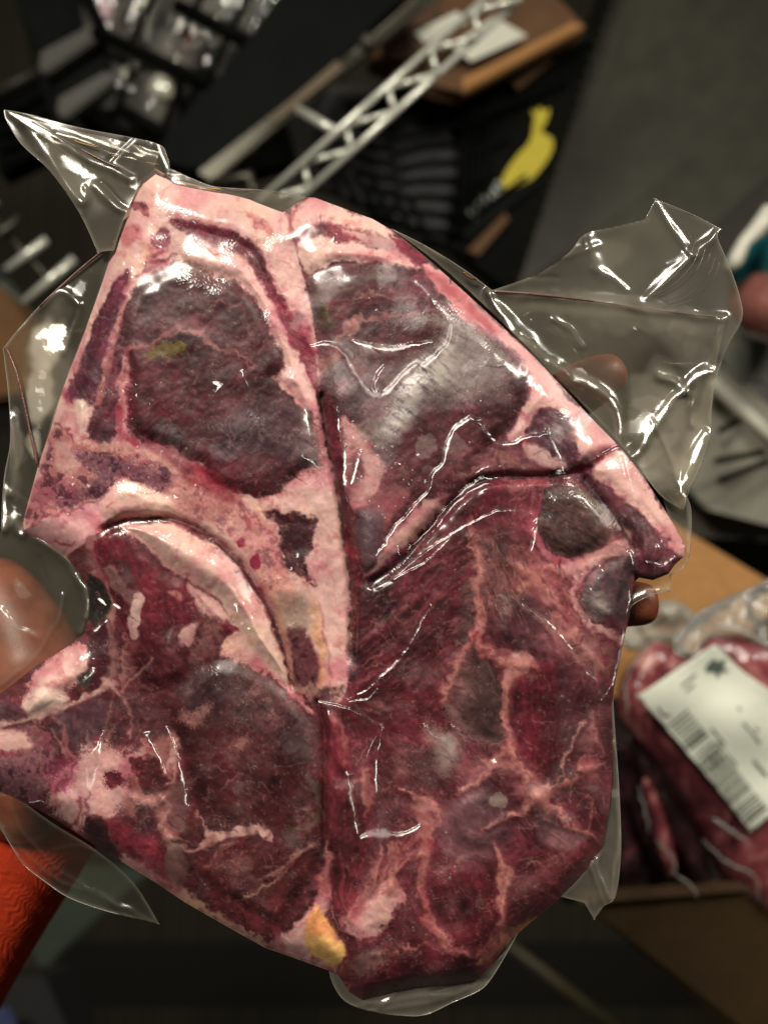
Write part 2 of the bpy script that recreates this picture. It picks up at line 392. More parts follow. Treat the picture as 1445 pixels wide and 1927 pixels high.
# fat band round the eye
blob('fat', [(345,462),(400,466),(450,482),(485,520),(512,580),(545,640),(570,700),(592,760),(604,830),(585,800),(560,760),(528,712),(540,690),(520,640),(497,600),(475,560),(440,528),(385,512),(345,492)], (222,158,152), a=.9, part='fat', h=4, v=.7)
line([(358,458,3),(385,464,3),(405,474,4),(432,478,4)], (120,50,55), .85, fine=5)
line([(350,470,4),(400,474,4),(440,490,3)], (240,200,185), .4)
blob('mus', [(339,494),(384,515),(443,528),(477,563),(497,600),(520,635),(536,680),(522,705),(545,745),(578,775),(590,838),(604,872),(573,878),(545,911),(511,930),(480,934),(450,928),(398,911),(363,873),(311,842),(245,816),(238,770),(240,708),(232,674),(228,611),(242,563),(270,528),(311,507)],
     (76,30,36), part='muscle', theta=-35, frost=.50, marb=.45, h=5, fine=6, fib=.7)
blob('mus', [(250,560),(300,530),(340,500),(385,520),(410,560),(380,600),(330,640),(270,650),(236,640)], (78, 48, 50), a=.8, soft=12, theta=20, frost=.70, marb=.2)
blob('flat', [(340,494),(375,500),(392,514),(385,530),(350,525),(335,512)], (128,104,96), a=.6, soft=6, feather=5)
blob('mus', [(390,535),(440,540),(480,580),(500,640),(470,680),(420,640),(400,590)], (80,40,44), a=.8, soft=14, theta=40, frost=.55, marb=.3)
blob('mus', [(380,620),(430,610),(440,640),(420,665),(385,650)], (98, 76, 74), a=.6, soft=5, frost=.6, marb=0)
blob('mus', [(440,760),(520,750),(585,790),(600,870),(560,880),(500,850),(440,860),(400,830)], (78, 54, 58), a=.8, soft=16, theta=-40, frost=.80, marb=.3, feather=10)
blob('mus', [(395,840),(440,830),(450,855),(425,870),(400,862)], (105,92,90), a=.7, soft=4, frost=.6)
blob('mus', [(242,700),(250,760),(245,812),(320,842),(370,875),(420,915),(360,900),(290,850),(238,820)], (130,32,52), a=.65, soft=10, frost=0, marb=.6)
blob('fat', [(300,632),(345,598),(372,600),(380,625),(350,618),(315,635)], (150,104,106), a=.75, soft=7)
line([(232,656,9),(265,650,8),(305,637,7),(345,620,8),(372,628,9),(400,650,8),(440,662,6),(478,690,4)], (168,108,108), .9, fine=7)
line([(395,560,2),(425,568,6),(445,572,3)], (170,100,98), .8)
line([(520,700,14),(545,725,30),(565,750,22),(580,775,10)], (192,112,108), .9, tex='fat', fine=6)
blob('flat', [(272,668),(290,652),(320,644),(348,642),(354,655),(338,668),(300,674)], (118,102,40), a=.8, soft=4, feather=6)
line([(228,612,2),(232,590,3),(242,562,3),(262,535,3)], (200,145,125), .8, fine=6)
# left stripes
blob('mus', [(234,503),(246,518),(226,590),(202,660),(188,730),(176,765),(128,752),(146,700),(176,610),(205,540)], (98,42,58), part='muscle', theta=-70, frost=.1, marb=.7, fine=5)
blob('mus', [(236,596),(232,650),(224,700),(226,745),(226,792),(210,832),(162,818),(182,760),(196,700),(212,645)], (92,36,48), part='muscle', theta=-75, frost=.15, marb=.6)
line([(246,516,7),(236,560,9),(222,620,9),(202,690,10),(186,760,9)], (176,104,106), .85, tex='fat')
line([(240,655,10),(230,700,12),(228,750,13),(222,825,12)], (172,92,100), .85, tex='fat')
line([(226,770,10),(228,820,14),(260,838,10)], (150,38,66), .7, soft=6)
line([(214,470,14),(180,570,9),(150,660,8),(122,730,10)], (186,112,114), .9, tex='fat')
line([(120,735,18),(140,760,14)], (160,56,86), .7, soft=8)
blob('fat', [(142,748),(158,752),(168,775),(166,812),(150,818),(138,790)], (232,196,172), v=.4, part='bone', h=4, soft=5)
blob('fat', [(100,795),(130,760),(142,790),(150,820),(120,812)], (196,126,124), a=.9, soft=4)
line([(102,802,7),(126,812,6),(150,830,5)], (110,36,52), .85, fine=6)
# chine bone
blob('bone', [(98,808),(150,828),(230,842),(300,862),(330,885),(340,925),(250,905),(195,925),(130,960),(50,985),(62,920),(82,850)], (176,112,112), part='bone', fine=5)
line([(150,826,12),(200,842,10),(260,852,10),(320,876,10),(345,905,8)], (205,160,145), .6, fine=8)
blob('fat', [(100,835),(135,830),(148,860),(140,890),(110,885)], (196,150,134), a=.7, soft=8)
blob('bone', [(150,852),(200,858),(250,862),(300,880),(322,900),(296,918),(250,900),(210,908),(190,930),(150,945),(110,955),(120,930),(160,915),(180,890),(150,872)], (106,62,76), a=.9, soft=8, feather=8)
blob('bone', [(60,905),(100,895),(140,915),(120,945),(60,960)], (158,86,102), a=.7, soft=8)
blob('fat', [(182,960),(195,930),(240,905),(300,925),(326,935),(330,965),(270,972),(215,980),(190,975)], (230,184,158), v=.6, h=5, soft=6, part='bone')
line([(252,918,2),(270,926,3),(290,922,2)], (120,60,60), .7); line([(198,955,2),(215,946,2)], (130,40,50), .8)
blob('fat', [(42,1000),(60,980),(100,975),(168,952),(196,972),(188,1005),(150,1022),(115,1042),(78,1018)], (204,122,130), a=.95, part='fat', v=1.2)
line([(60,985,5),(110,970,7),(165,950,5),(190,935,3)], (130,42,66), .8, fine=6)
line([(100,1020,4),(130,1026,8),(140,1020,3)], (150,36,54), .8)
# rib band
blob('bone', [(322,900),(360,885),(410,915),(450,942),(500,985),(524,1030),(548,1090),(552,1140),(520,1150),(500,1110),(470,1060),(425,1010),(370,975),(328,962)], (198,136,132), part='bone', v=.65, soft=7)
blob('mus', [(380,880),(450,932),(420,945),(370,915),(340,890)], (118,34,44), a=.7, soft=10, frost=0)
blob('flat', [(340,930),(400,935),(430,960),(390,965),(350,955)], (160,84,84), a=.35, soft=10, feather=8)
spot(450,1022,9,11,30,(130,24,50),.95); spot(482,1058,12,14,40,(134,28,56),.9); spot(432,1000,8,6,0,(150,60,72),.7); spot(462,985,8,12,-20,(150,60,72),.6)
line([(470,950,3),(520,1010,5),(560,1080,5),(590,1140,5),(602,1210,5)], (196,138,100), .55, soft=6)
blob('mus', [(500,966),(535,964),(572,966),(603,984),(588,1006),(586,1035),(576,1056),(592,1108),(562,1082),(532,1052),(522,1020),(520,992)], (82,34,40), part='muscle', frost=.2, marb=.7, fine=6, h=-4)
blob('flat', [(505,1130),(540,1115),(575,1130),(585,1180),(560,1210),(535,1195)], (132,112,96), a=.65, soft=12)
blob('bone', [(536,1190),(575,1185),(592,1230),(598,1292),(552,1292),(545,1240)], (92,46,52), a=.95, soft=7, part='bone')
line([(512,1120,10),(532,1180,13),(546,1240,11),(552,1290,11)], (200,148,128), .8)
line([(588,1140,14),(600,1200,20),(604,1260,18),(605,1292,16)], (204,148,110), .75, soft=6)
line([(628,980,16),(636,1060,26),(640,1150,36),(638,1240,34),(630,1300,26)], (222,164,150), .8, tex='fat', soft=8)
line([(592,1130,2),(612,1190,3),(620,1290,3)], (140,62,60), .6)
blob('bone', [(548,1290),(600,1292),(642,1296),(640,1312),(600,1318),(566,1306)], (142,104,96), a=.95, fine=5, part='fat')
# seam A / B
line([(604,745,5),(616,830,9),(640,940,9),(657,1060,9),(662,1150,7),(660,1240,5)], (84,52,46), .85, h=-9, hw=2, warp=2)
line([(597,735,6),(606,790,8),(622,870,6)], (44,20,22), .9, warp=2)
# ======================= steak B
blob('fat', [(545,392),(590,372),(640,390),(700,412),(742,436),(760,466),(700,438),(640,424),(565,440),(548,425)], (220,166,154), part='fat', fine=4)
line([(543,440,6),(548,410,8),(560,388,6)], (160,70,72), .7)
blob('mus', [(552,446),(575,428),(610,420),(660,428),(692,448),(672,456),(610,450),(562,456)], (136,54,66), part='muscle', frost=0, theta=5, marb=.5)
blob('fat', [(640,425),(700,440),(750,462),(780,490),(740,482),(690,456)], (186,126,124), a=.8, soft=5)
blob('fat', [(556,458),(605,448),(672,454),(740,478),(808,502),(765,508),(690,496),(620,500),(592,512),(574,510),(562,480)], (228,178,162), part='fat', h=4, fine=4)
blob('mus', [(730,440),(770,462),(812,500),(806,512),(770,488)], (132,52,64), a=.9, frost=0)
blob('mus', [(578,522),(640,498),(700,500),(790,508),(830,548),(862,590),(932,640),(988,700),(990,745),(962,800),(905,862),(862,930),(800,1000),(752,1050),(690,1086),(672,1090),(648,940),(628,830),(610,740),(602,650),(586,580)],
     (86,44,50), part='muscle', theta=-28, frost=.5, marb=.5, h=6)
blob('flat', [(575,520),(610,515),(640,530),(700,505),(712,530),(640,560),(600,570),(585,550)], (112,94,86), a=.65, soft=10, feather=10)
blob('mus', [(670,540),(740,520),(820,560),(800,585),(720,575),(660,590),(610,600),(620,560)], (88,38,46), a=.8, soft=8, theta=0, frost=.25)
line([(640,560,4),(690,548,7),(740,560,5),(800,556,3)], (158,112,106), .8, fine=9)
line([(640,640,9),(668,606,12),(700,596,8),(760,596,9),(840,578,5)], (162,108,108), .8, fine=7, tex='fat')
line([(655,600,8),(672,612,10),(664,632,6)], (196,140,132), .7)
blob('flat', [(605,560),(625,590),(618,625),(598,615),(592,580)], (88,78,60), a=.7, soft=8, feather=8)
spot(614,588,3,10,10,(130,120,50),.6, feather=4)
FROST = [(700,618),(800,592),(868,600),(930,640),(968,680),(968,725),(935,765),(860,775),(790,785),(745,850),(715,905),(690,880),(690,800),(650,762),(620,710),(606,668),(640,650)]
blob('mus', FROST, (116,100,98), a=.85, soft=7, feather=16, frost=1.0, marb=.1, fib=.6, theta=-40)
blob('flat', [(790,600),(868,602),(935,650),(955,700),(900,740),(820,740),(835,680),(845,630)], (138,124,120), a=.7, soft=8, feather=14)
blob('mus', [(672,640),(740,612),(820,614),(838,632),(800,662),(740,680),(690,672)], (86,44,46), a=.9, soft=6, feather=8, frost=.25, theta=-15)
blob('mus', [(600,668),(640,655),(690,690),(680,710),(640,690)], (120,66,66), a=.6, soft=6)
line([(592,690,6),(615,685,14),(640,672,10)], (185,118,112), .7)
blob('mus', [(780,790),(860,770),(950,760),(968,780),(930,830),(850,870),(770,900),(730,920),(740,870)], (82,38,42), a=.9, soft=10, theta=-30, frost=.3, marb=.4, feather=8)
blob('fat', [(640,782),(668,800),(700,842),(722,880),(706,925),(672,962),(656,950),(646,890)], (190,122,120), a=.9, part='fat', soft=5)
blob('mus', [(655,845),(680,850),(690,890),(670,920),(655,900)], (112,58,64), a=.7, soft=7)
for (qx, qy, r) in ((690,812,20),(800,838,19),(855,850,24),(806,885,9),(880,884,10),(752,745,8)):
    spot(qx, qy, r, r*1.15, 20, (138,122,118), .55, soft=2)
blob('mus', [(730,920),(800,885),(870,850),(905,862),(866,925),(810,985),(760,1030),(705,1030),(700,960)], (104,50,56), a=.85, soft=8, theta=-35, frost=.2, marb=.6, fib=.9)
blob('fat', [(672,965),(700,930),(745,915),(770,935),(740,975),(720,1000),(700,975)], (158,96,98), a=.7, soft=8)
blob('flat', [(668,968),(704,958),(722,985),(706,1045),(688,1085),(672,1040)], (92, 66, 74), a=.85, soft=8, fine=4, h=3)
blob('fat', [(684,1098),(722,1030),(760,985),(800,945),(838,928),(826,960),(780,1020),(730,1075)], (190,126,118), a=.9, part='fat', fine=6, soft=5)
blob('bone', [(700,1085),(745,1040),(765,1040),(720,1090)], (150,60,84), a=.7, soft=5)
line([(622,760,14),(632,840,16),(650,940,14),(668,1040,16),(676,1110,14)], (104,30,40), .85, tex='mus', frost=0, marb=.5, soft=4)
# fat edge of B
blob('fat', [(796,498),(822,503),(870,547),(930,602),(990,658),(1050,722),(1110,787),(1160,838),(1110,872),(1082,866),(1085,826),(1066,780),(1030,768),(1004,792),(985,822),(950,832),(966,800),(990,748),(988,702),(938,646),(862,592),(826,545)],
     (206,138,134), part='fat', v=.6, fine=4, h=3)
blob('fat', [(800,505),(840,525),(900,580),(930,625),(880,600),(830,548)], (176,84,90), a=.85, soft=9)
line([(860,588,3),(920,628,10),(965,670,14),(992,710,12),(992,750,8)], (98,44,58), .8, soft=5, fine=5)
blob('mus', [(996,812),(1010,780),(1040,768),(1068,786),(1078,826),(1088,862),(1066,874),(1020,858),(1000,838)], (94,50,64), part='muscle', theta=60, frost=.2)
blob('fat', [(1070,790),(1112,800),(1132,826),(1112,848),(1086,838)], (222,168,150), a=.75, soft=7, v=.4)
blob('fat', [(985,832),(1020,842),(1056,860),(1066,882),(1020,876),(988,856)], (190,142,136), a=.9, soft=5)
blob('mus', [(846,922),(884,862),(950,838),(1000,862),(1062,886),(990,894),(915,900)], (122,76,78), a=.85, soft=6, theta=10, frost=.3, marb=.9)
line([(870,905,6),(930,860,9),(985,880,6)], (176,120,112), .7, fine=8)
line([(1164,838,12),(1125,864,18),(1085,886,12)], (126,30,54), .9, soft=5, h=-8, hw=1.5, warp=2)
# ======================= E
blob('mus', [(1085,898),(1120,905),(1170,945),(1220,990),(1255,1040),(1262,1078),(1200,1088),(1193,1040),(1150,975)], (82,42,48), part='muscle', theta=55, frost=.3, h=3)
blob('fat', [(1112,884),(1160,848),(1184,864),(1218,910),(1252,962),(1290,1032),(1282,1052),(1252,1020),(1218,980),(1180,945),(1140,912)], (212,150,138), part='fat', v=.7, h=4)
for k in range(4):
    line([(1175+k*22,955+k*18,3),(1195+k*18,985+k*20,6),(1200+k*14,1020+k*14,3)], (140,108,112), .45, warp=3)
# ======================= steak C
blob('fat', [(160,1020),(196,1002),(214,1040),(206,1080),(224,1130),(212,1190),(188,1150),(172,1090)], (150,104,102), part='fat', v=1.4, fine=6)
blob('mus', [(190,996),(228,988),(268,1018),(302,1068),(352,1098),(374,1150),(390,1184),(356,1236),(345,1282),(286,1292),(246,1240),(222,1160),(196,1082),(180,1035)], (88,28,36), part='muscle', theta=70, frost=.05, marb=.5, h=4)
blob('flat', [(196,1068),(215,1066),(240,1104),(262,1120),(248,1140),(222,1115),(204,1100)], (142,104,100), a=.7, soft=4)
blob('fat', [(248,1138),(262,1120),(272,1128),(268,1160),(256,1200),(242,1192)], (172,134,122), a=.95, soft=3, v=.3, h=4)
line([(312,1112,4),(330,1116,9),(340,1126,4)], (196,124,116), .9)
blob('fat', [(352,1096),(398,1122),(432,1160),(454,1200),(424,1196),(388,1164),(366,1130)], (204,142,130), a=.95, part='fat', h=3)
blob('bone', [(360,1170),(420,1165),(440,1190),(430,1225),(380,1230),(350,1215)], (112,66,66), a=.8, soft=8)
blob('fat', [(340,1190),(365,1170),(372,1186),(350,1220)], (196,140,124), a=.9)
blob('mus', [(415,1172),(440,1180),(460,1212),(430,1212)], (128,32,54), a=.8, frost=0, soft=5)
blob('fat', [(430,1196),(470,1200),(512,1248),(548,1292),(602,1345),(560,1322),(505,1275),(448,1250),(412,1232)], (200,122,116), part='fat', v=1.1)
blob('fat', [(226,990),(262,983),(320,988),(380,1014),(424,1046),(466,1096),(496,1146),(516,1192),(538,1250),(549,1292),(522,1268),(484,1236),(456,1204),(432,1162),(404,1124),(352,1094),(308,1066),(284,1040),(262,1014)],
     (232,184,160), v=.8, part='bone', h=12, hs=40, fine=3)
line([(250,994,5),(330,1005,10),(400,1050,16),(450,1110,12),(500,1200,8)], (222,156,148), .5, soft=8)
line([(336,1092,3),(372,1100,4),(410,1130,3)], (120,50,60), .8)
line([(196,996,5),(236,980,6),(300,975,5),(360,990,5),(420,1030,5),(470,1086,6),(508,1150,6),(530,1212,6),(550,1290,5)], (92,38,42), .85, h=-9, hw=2.4, warp=2)
blob('fat', [(150,1205),(168,1226),(166,1262),(134,1300),(64,1345),(44,1342),(46,1308),(64,1268),(104,1232)], (212,154,142), part='fat', h=6, v=1.3, feather=4)
blob('fat', [(44,1340),(50,1306),(80,1298),(110,1302),(124,1322),(96,1342),(60,1354)], (236,204,180), v=.4, h=4, soft=7)
blob('flat', [(162,1092),(190,1098),(206,1128),(204,1160),(180,1180),(166,1160)], (34,32,28), a=.95, soft=5, h=-8)  # dark hollow between film and meat, its shade painted in
blob('mus', [(176,1190),(206,1170),(216,1230),(206,1280),(170,1300),(164,1262)], (62,22,30), a=.9, soft=6, frost=.2)
blob('flat', [(144,1276),(165,1264),(172,1280),(158,1296)], (52,50,44), a=.9)
line([(-60,1378,16),(0,1362,14),(60,1350,12),(140,1324,10),(216,1288,7)], (190,132,118), .9, tex='fat', warp=2)
blob('mus', [(-60,1335),(20,1320),(44,1335),(40,1352),(-60,1368)], (74,42,48), a=.9, soft=5)
line([(204,1180,9),(216,1240,12),(208,1300,8),(196,1390,6)], (172,128,122), .6, soft=6)
line([(236,1200,6),(230,1270,9),(224,1330,10),(208,1390,7)], (172,118,108), .65, fine=9)
line([(232,1290,4),(262,1268,7),(290,1240,3)], (180,128,120), .7)
blob('flat', [(112,1352),(190,1318),(196,1360),(172,1412),(150,1420),(134,1398)], (92, 58, 66), a=.9, soft=9, v=1.8)
blob('bone', [(-60,1390),(0,1374),(60,1366),(100,1392),(108,1430),(88,1482),(56,1508),(-60,1478)], (126,80,88), part='bone', fine=6, soft=8)
blob('fat', [(-60,1372),(30,1376),(56,1392),(46,1408),(-60,1410)], (232,170,152), a=.9, soft=7, v=.4)
line([(-60,1412,10),(20,1416,10),(50,1404,6)], (160,56,78), .5, soft=6)
line([(100,1350,6),(125,1376,7),(130,1410,8),(148,1426,5)], (172,98,104), .8)
blob('mus', [(214,1320),(262,1300),(300,1330),(320,1380),(290,1410),(250,1418),(214,1400)], (98,56,58), a=.8, soft=6, frost=.3, marb=.9, theta=-60)
blob('fat', [(110,1450),(150,1428),(184,1402),(236,1412),(284,1408),(264,1452),(236,1470),(250,1500),(210,1530),(180,1540),(150,1560),(112,1540),(92,1502)], (190,124,128), a=.85, part='fat', v=1.5, fine=10, soft=9, feather=8)
blob('fat', [(280,1412),(330,1370),(342,1420),(320,1500),(350,1560),(330,1600),(280,1560),(230,1520),(250,1460)], (176,112,106), a=.7, soft=10, v=1.3)
blob('fat', [(94,1506),(124,1484),(146,1500),(148,1552),(122,1548)], (224,160,156), a=.6, soft=9, h=4)
blob('fat', [(168,1490),(200,1488),(216,1520),(196,1542),(170,1530)], (212,142,132), a=.8, soft=5)
spot(214,1472,18,14,30,(82,20,34),.9, feather=5)
line([(150,1500,6),(146,1530,8),(138,1560,5)], (120,30,44), .7)
blob('mus', [(262,1440),(296,1430),(318,1470),(312,1500),(282,1492),(264,1468)], (82,34,36), a=.9, fine=6, frost=.1, marb=1)
blob('mus', [(160,1538),(186,1540),(206,1572),(240,1620),(252,1640),(206,1610),(166,1584)], (58,32,32), a=.95, soft=5, frost=.3)
blob('mus', [(256,1520),(290,1518),(300,1570),(280,1590),(258,1570)], (90,32,42), a=.85, soft=6, fine=6)
blob('mus', [(190,1550),(250,1560),(330,1620),(350,1680),(280,1640),(220,1600)], (122,40,52), a=.65, soft=9, frost=0, marb=.7)
blob('flat', [(316,1486),(340,1478),(356,1510),(350,1562),(326,1570),(312,1530)], (106,72,72), a=.65, soft=9)
blob('mus', [(398,1246),(432,1240),(482,1262),(542,1302),(590,1362),(606,1420),(612,1500),(606,1580),(592,1640),(562,1692),(522,1742),(440,1702),(362,1652),(326,1602),(344,1562),(368,1500),(352,1440),(330,1382),(322,1322),(352,1282)],
     (80,34,36), part='muscle', theta=-25, frost=.42, marb=.6, h=7, fib=.4, fine=6)
blob('mus', [(340,1300),(400,1250),(470,1260),(560,1330),(600,1400),(580,1440),(500,1390),(420,1360),(350,1350)], (84, 58, 58), a=.75, soft=16, frost=.6, feather=14, theta=-50, marb=.3)
for (qx,qy,r) in ((372,1352,22),(385,1335,16),(480,1300,10),(510,1345,8),(455,1400,14),(500,1320,7),(438,1430,16),(350,1345,14)):
    spot(qx,qy,r,r*.7,-20,(170,116,110),.6,soft=6,feather=6)
blob('mus', [(380,1450),(470,1420),(560,1440),(600,1500),(560,1560),(470,1550),(400,1540),(370,1500)], (66,28,30), a=.7, soft=18, frost=.45, marb=.3)
spot(548,1575,20,22,0,(106,92,84),.6,feather=6)
line([(578,1460,8),(604,1500,20),(590,1545,16),(560,1560,6)], (110,94,84), .6, fine=8, soft=5)
line([(372,1530,4),(386,1560,8),(402,1574,15),(440,1570,14),(490,1560,16),(510,1584,8)], (200,132,118), .95, tex='fat', fine=5)
line([(404,1580,10),(362,1600,7),(334,1582,6),(316,1578,9)], (188,130,122), .9)
line([(468,1690,3),(490,1674,6),(510,1666,5),(532,1640,4)], (184,142,124), .8, fine=6)
line([(400,1640,3),(430,1622,4),(470,1640,2)], (160,110,100), .6, fine=8)
line([(530,1640,3),(570,1600,4),(600,1585,2)], (160,104,98), .6, fine=8)
blob('fat', [(312,1584),(334,1580),(352,1602),(354,1650),(336,1672),(318,1656),(310,1620)], (122,98,90), a=.75, soft=7, v=.6, h=3)
blob('mus', [(430,1690),(500,1730),(570,1765),(540,1790),(470,1760),(400,1715)], (150,64,70), a=.7, soft=8, marb=1, frost=0)
line([(236,1618,12),(300,1662,20),(380,1712,22),(450,1758,22),(540,1796,22),(630,1824,16)], (196,120,108), .9, tex='fat', v=1.4)
line([(340,1690,6),(390,1712,16),(430,1738,10)], (228,176,146), .8, soft=5)
blob('fat', [(617,1580),(628,1650),(620,1704),(592,1752),(580,1808),(536,1796),(512,1776),(556,1740),(596,1692),(610,1640)], (206,144,138), part='fat', v=.7, h=3)
# yellow fat end
blob('flat', [(590,1712),(610,1726),(640,1768),(656,1800),(652,1828),(602,1806),(580,1782),(580,1742)], (232,180,112), part='bone', soft=4, fine=2, h=5, v=.5)
blob('flat', [(590,1712),(612,1728),(628,1752),(600,1762),(580,1760),(580,1740)], (222,140,94), a=.8, soft=14, fine=2, v=.5)
# ======================= steak D
blob('mus', [(684,1094),(760,1052),(862,940),(900,930),(900,1000),(884,1100),(842,1200),(792,1290),(712,1312),(654,1318),(664,1200)], (80,28,36), a=.95, part='muscle', theta=-38, frost=.12, marb=.8, fib=1.0, h=2)
blob('mus', [(655,1325),(770,1300),(850,1300),(850,1370),(720,1380),(640,1370)], (76,24,30), a=.8, soft=12, theta=-30, frost=.15)
blob('mus', [(592,1320),(632,1340),(660,1392),(662,1450),(640,1460),(612,1430),(600,1370)], (112,44,52), part='muscle', theta=75, frost=0, marb=.2, h=5)
line([(628,1345,10),(640,1380,14),(652,1430,8)], (168,98,96), .75, soft=5)
blob('mus', [(604,1440),(640,1464),(662,1460),(700,1440),(706,1500),(700,1570),(676,1640),(668,1700),(648,1728),(620,1640)], (108,44,50), part='muscle', theta=86, frost=0, marb=.25, fib=.6, h=4)
blob('flat', [(684,1460),(700,1456),(704,1510),(690,1520)], (180,110,104), a=.8, soft=5)
line([(735,1590,7),(728,1640,9),(700,1680,8),(664,1712,7)], (176,108,104), .85, soft=4)
line([(716,1570,4),(712,1620,6),(690,1660,5)], (150,84,84), .7)
blob('fat', [(640,1732),(682,1700),(730,1654),(752,1664),(760,1700),(744,1742),(702,1762),(664,1760)], (194,118,116), part='fat', v=1.2, h=4)
line([(742,1590,8),(744,1630,12),(740,1680,18)], (182,116,108), .8)
SEAM = (150, 84, 84)
line([(886,985,12),(904,1040,18),(902,1090,14)], SEAM, .8, tex='fat')
line([(906,1165,8),(900,1210,12),(876,1255,14),(852,1300,16)], SEAM, .85, tex='fat')
line([(900,1200,16),(930,1228,18),(985,1238,14)], (150,82,82), .7, tex='fat', soft=6)
blob('bone', [(925,1050),(1000,1036),(1060,1078),(1078,1136),(1110,1186),(1040,1170),(990,1120),(948,1108)], (152,78,82), a=.8, soft=14, v=.8)
blob('mus', [(900,1000),(960,990),(985,1040),(975,1110),(960,1180),(915,1170),(905,1080)], (100,58,56), a=.85, soft=8, theta=70, frost=.35, marb=1, fib=.9)
blob('mus', [(950,1130),(1000,1120),(1050,1170),(1080,1240),(1030,1250),(970,1230),(935,1190)], (96,56,60), a=.85, soft=14, theta=60, frost=.2, h=3)
line([(985,1140,5),(1020,1165,8),(1060,1210,6),(1110,1275,4)], (176,130,124), .55, soft=6, warp=3)
line([(975,1120,4),(1000,1092,14),(1020,1088,8)], (196,140,120), .7, soft=5)
blob('fat', [(962,1228),(1002,1236),(990,1272),(966,1302),(948,1296),(952,1262)], (184,112,110), a=.9, v=.7)
line([(956,1290,12),(952,1350,12),(962,1400,22),(950,1440,16)], (152,84,84), .85, tex='fat')
line([(852,1440,5),(900,1450,10),(950,1436,16),(985,1440,14),(1000,1480,12)], (152,84,84), .7, tex='fat', soft=5)
blob('mus', [(1000,1252),(1042,1262),(1048,1380),(1024,1442),(988,1424),(980,1330)], (90,30,38), a=.9, soft=6, theta=85, frost=0, marb=.2)
blob('mus', [(1040,1240),(1100,1260),(1148,1300),(1148,1400),(1080,1420),(1046,1380)], (74,34,38), a=.75, soft=12, theta=-60, frost=.3, marb=.6)
blob('mus', [(866,1232),(896,1208),(930,1256),(946,1330),(932,1390),(882,1372),(850,1312)], (72,46,44), a=.95, soft=5, theta=60, frost=.45, marb=.3, h=3, part='muscle')
blob('mus', [(865,1110),(895,1095),(900,1150),(885,1210),(862,1230),(860,1170)], (74,46,46), a=.9, soft=6, frost=.35)
spot(888,1110,14,18,10,(96,80,74),.6); spot(760,1180,16,18,0,(104,66,68),.4); spot(735,1220,10,10,0,(104,70,70),.4)
blob('flat', [(800,1362),(836,1380),(866,1382),(868,1430),(842,1466),(818,1450)], (136,108,102), a=.4, soft=12, feather=10)
blob('flat', [(842,1312),(870,1330),(910,1350),(950,1380),(940,1400),(880,1385),(846,1350)], (128,98,96), a=.7, soft=8, feather=12)
blob('mus', [(845,1520),(900,1484),(950,1510),(962,1576),(906,1602),(852,1586)], (108,66,72), a=.85, soft=10, frost=.1, marb=.2, h=4)
spot(938,1508,17,14,0,(136,122,112),.8,soft=2); spot(948,1530,7,6,0,(136,122,112),.8,soft=2); spot(872,1616,14,8,-20,(150,120,112),.8, feather=4)
blob('mus', [(1004,1520),(1040,1530),(1080,1560),(1108,1576),(1060,1600),(1012,1574)], (106,78,76), a=.85, soft=5, frost=.2)
line([(776,1508,8),(800,1536,16),(806,1600,16),(794,1680,14),(806,1730,18),(838,1782,8)], (178,106,102), .9, tex='fat')
line([(800,1560,8),(770,1590,12),(745,1605,6)], (160,92,90), .8)
line([(934,1598,8),(944,1640,20),(950,1690,12),(944,1760,8)], (184,104,94), .9, tex='fat')
for e in ((1062,1478),(958,1545),(1000,1440),(1060,1530),(930,1560),(1030,1400),(1140,1440)):
    line([(1004,1508,14),((1004+e[0])/2,(1508+e[1])/2,9),(e[0],e[1],3)], (146,74,76), .6, tex='fat', fine=7)
line([(1120,1400,3),(1085,1450,4),(1068,1500,3)], (196,140,106), .6, fine=3)
line([(1104,1500,3),(1110,1530,5),(1100,1570,3)], (190,120,92), .6, fine=3)
blob('mus', [(820,1640),(880,1620),(932,1652),(926,1760),(856,1786),(826,1700)], (88,32,38), a=.8, soft=8, theta=70, frost=0, marb=.7, part='muscle', h=3)
blob('mus', [(960,1600),(1060,1600),(1130,1590),(1080,1660),(1000,1720),(955,1740)], (98,38,44), a=.7, soft=12, theta=-35, frost=.15, marb=.9)
blob('mus', [(700,1400),(790,1400),(830,1470),(790,1520),(720,1500),(706,1450)], (76,30,34), a=.8, soft=10, theta=60, frost=.3)
blob('mus', [(752,1700),(790,1740),(830,1790),(900,1800),(906,1836),(850,1852),(720,1872),(682,1880),(656,1862),(640,1832),(660,1790),(710,1764)], (84,32,38), a=.95, part='muscle', theta=-8, frost=.25, marb=.8, fine=5)
spot(690,1812,34,24,-30,(104,82,76),.7,feather=12)
line([(740,1790,4),(790,1775,10),(830,1780,5)], (172,104,100), .7, fine=7)
line([(900,1815,5),(950,1770,14),(985,1745,12),(1010,1728,4)], (200,140,86), .9, soft=5, warp=2)
line([(930,1772,10),(960,1740,22),(1000,1722,10)], (176,106,92), .6, soft=8)
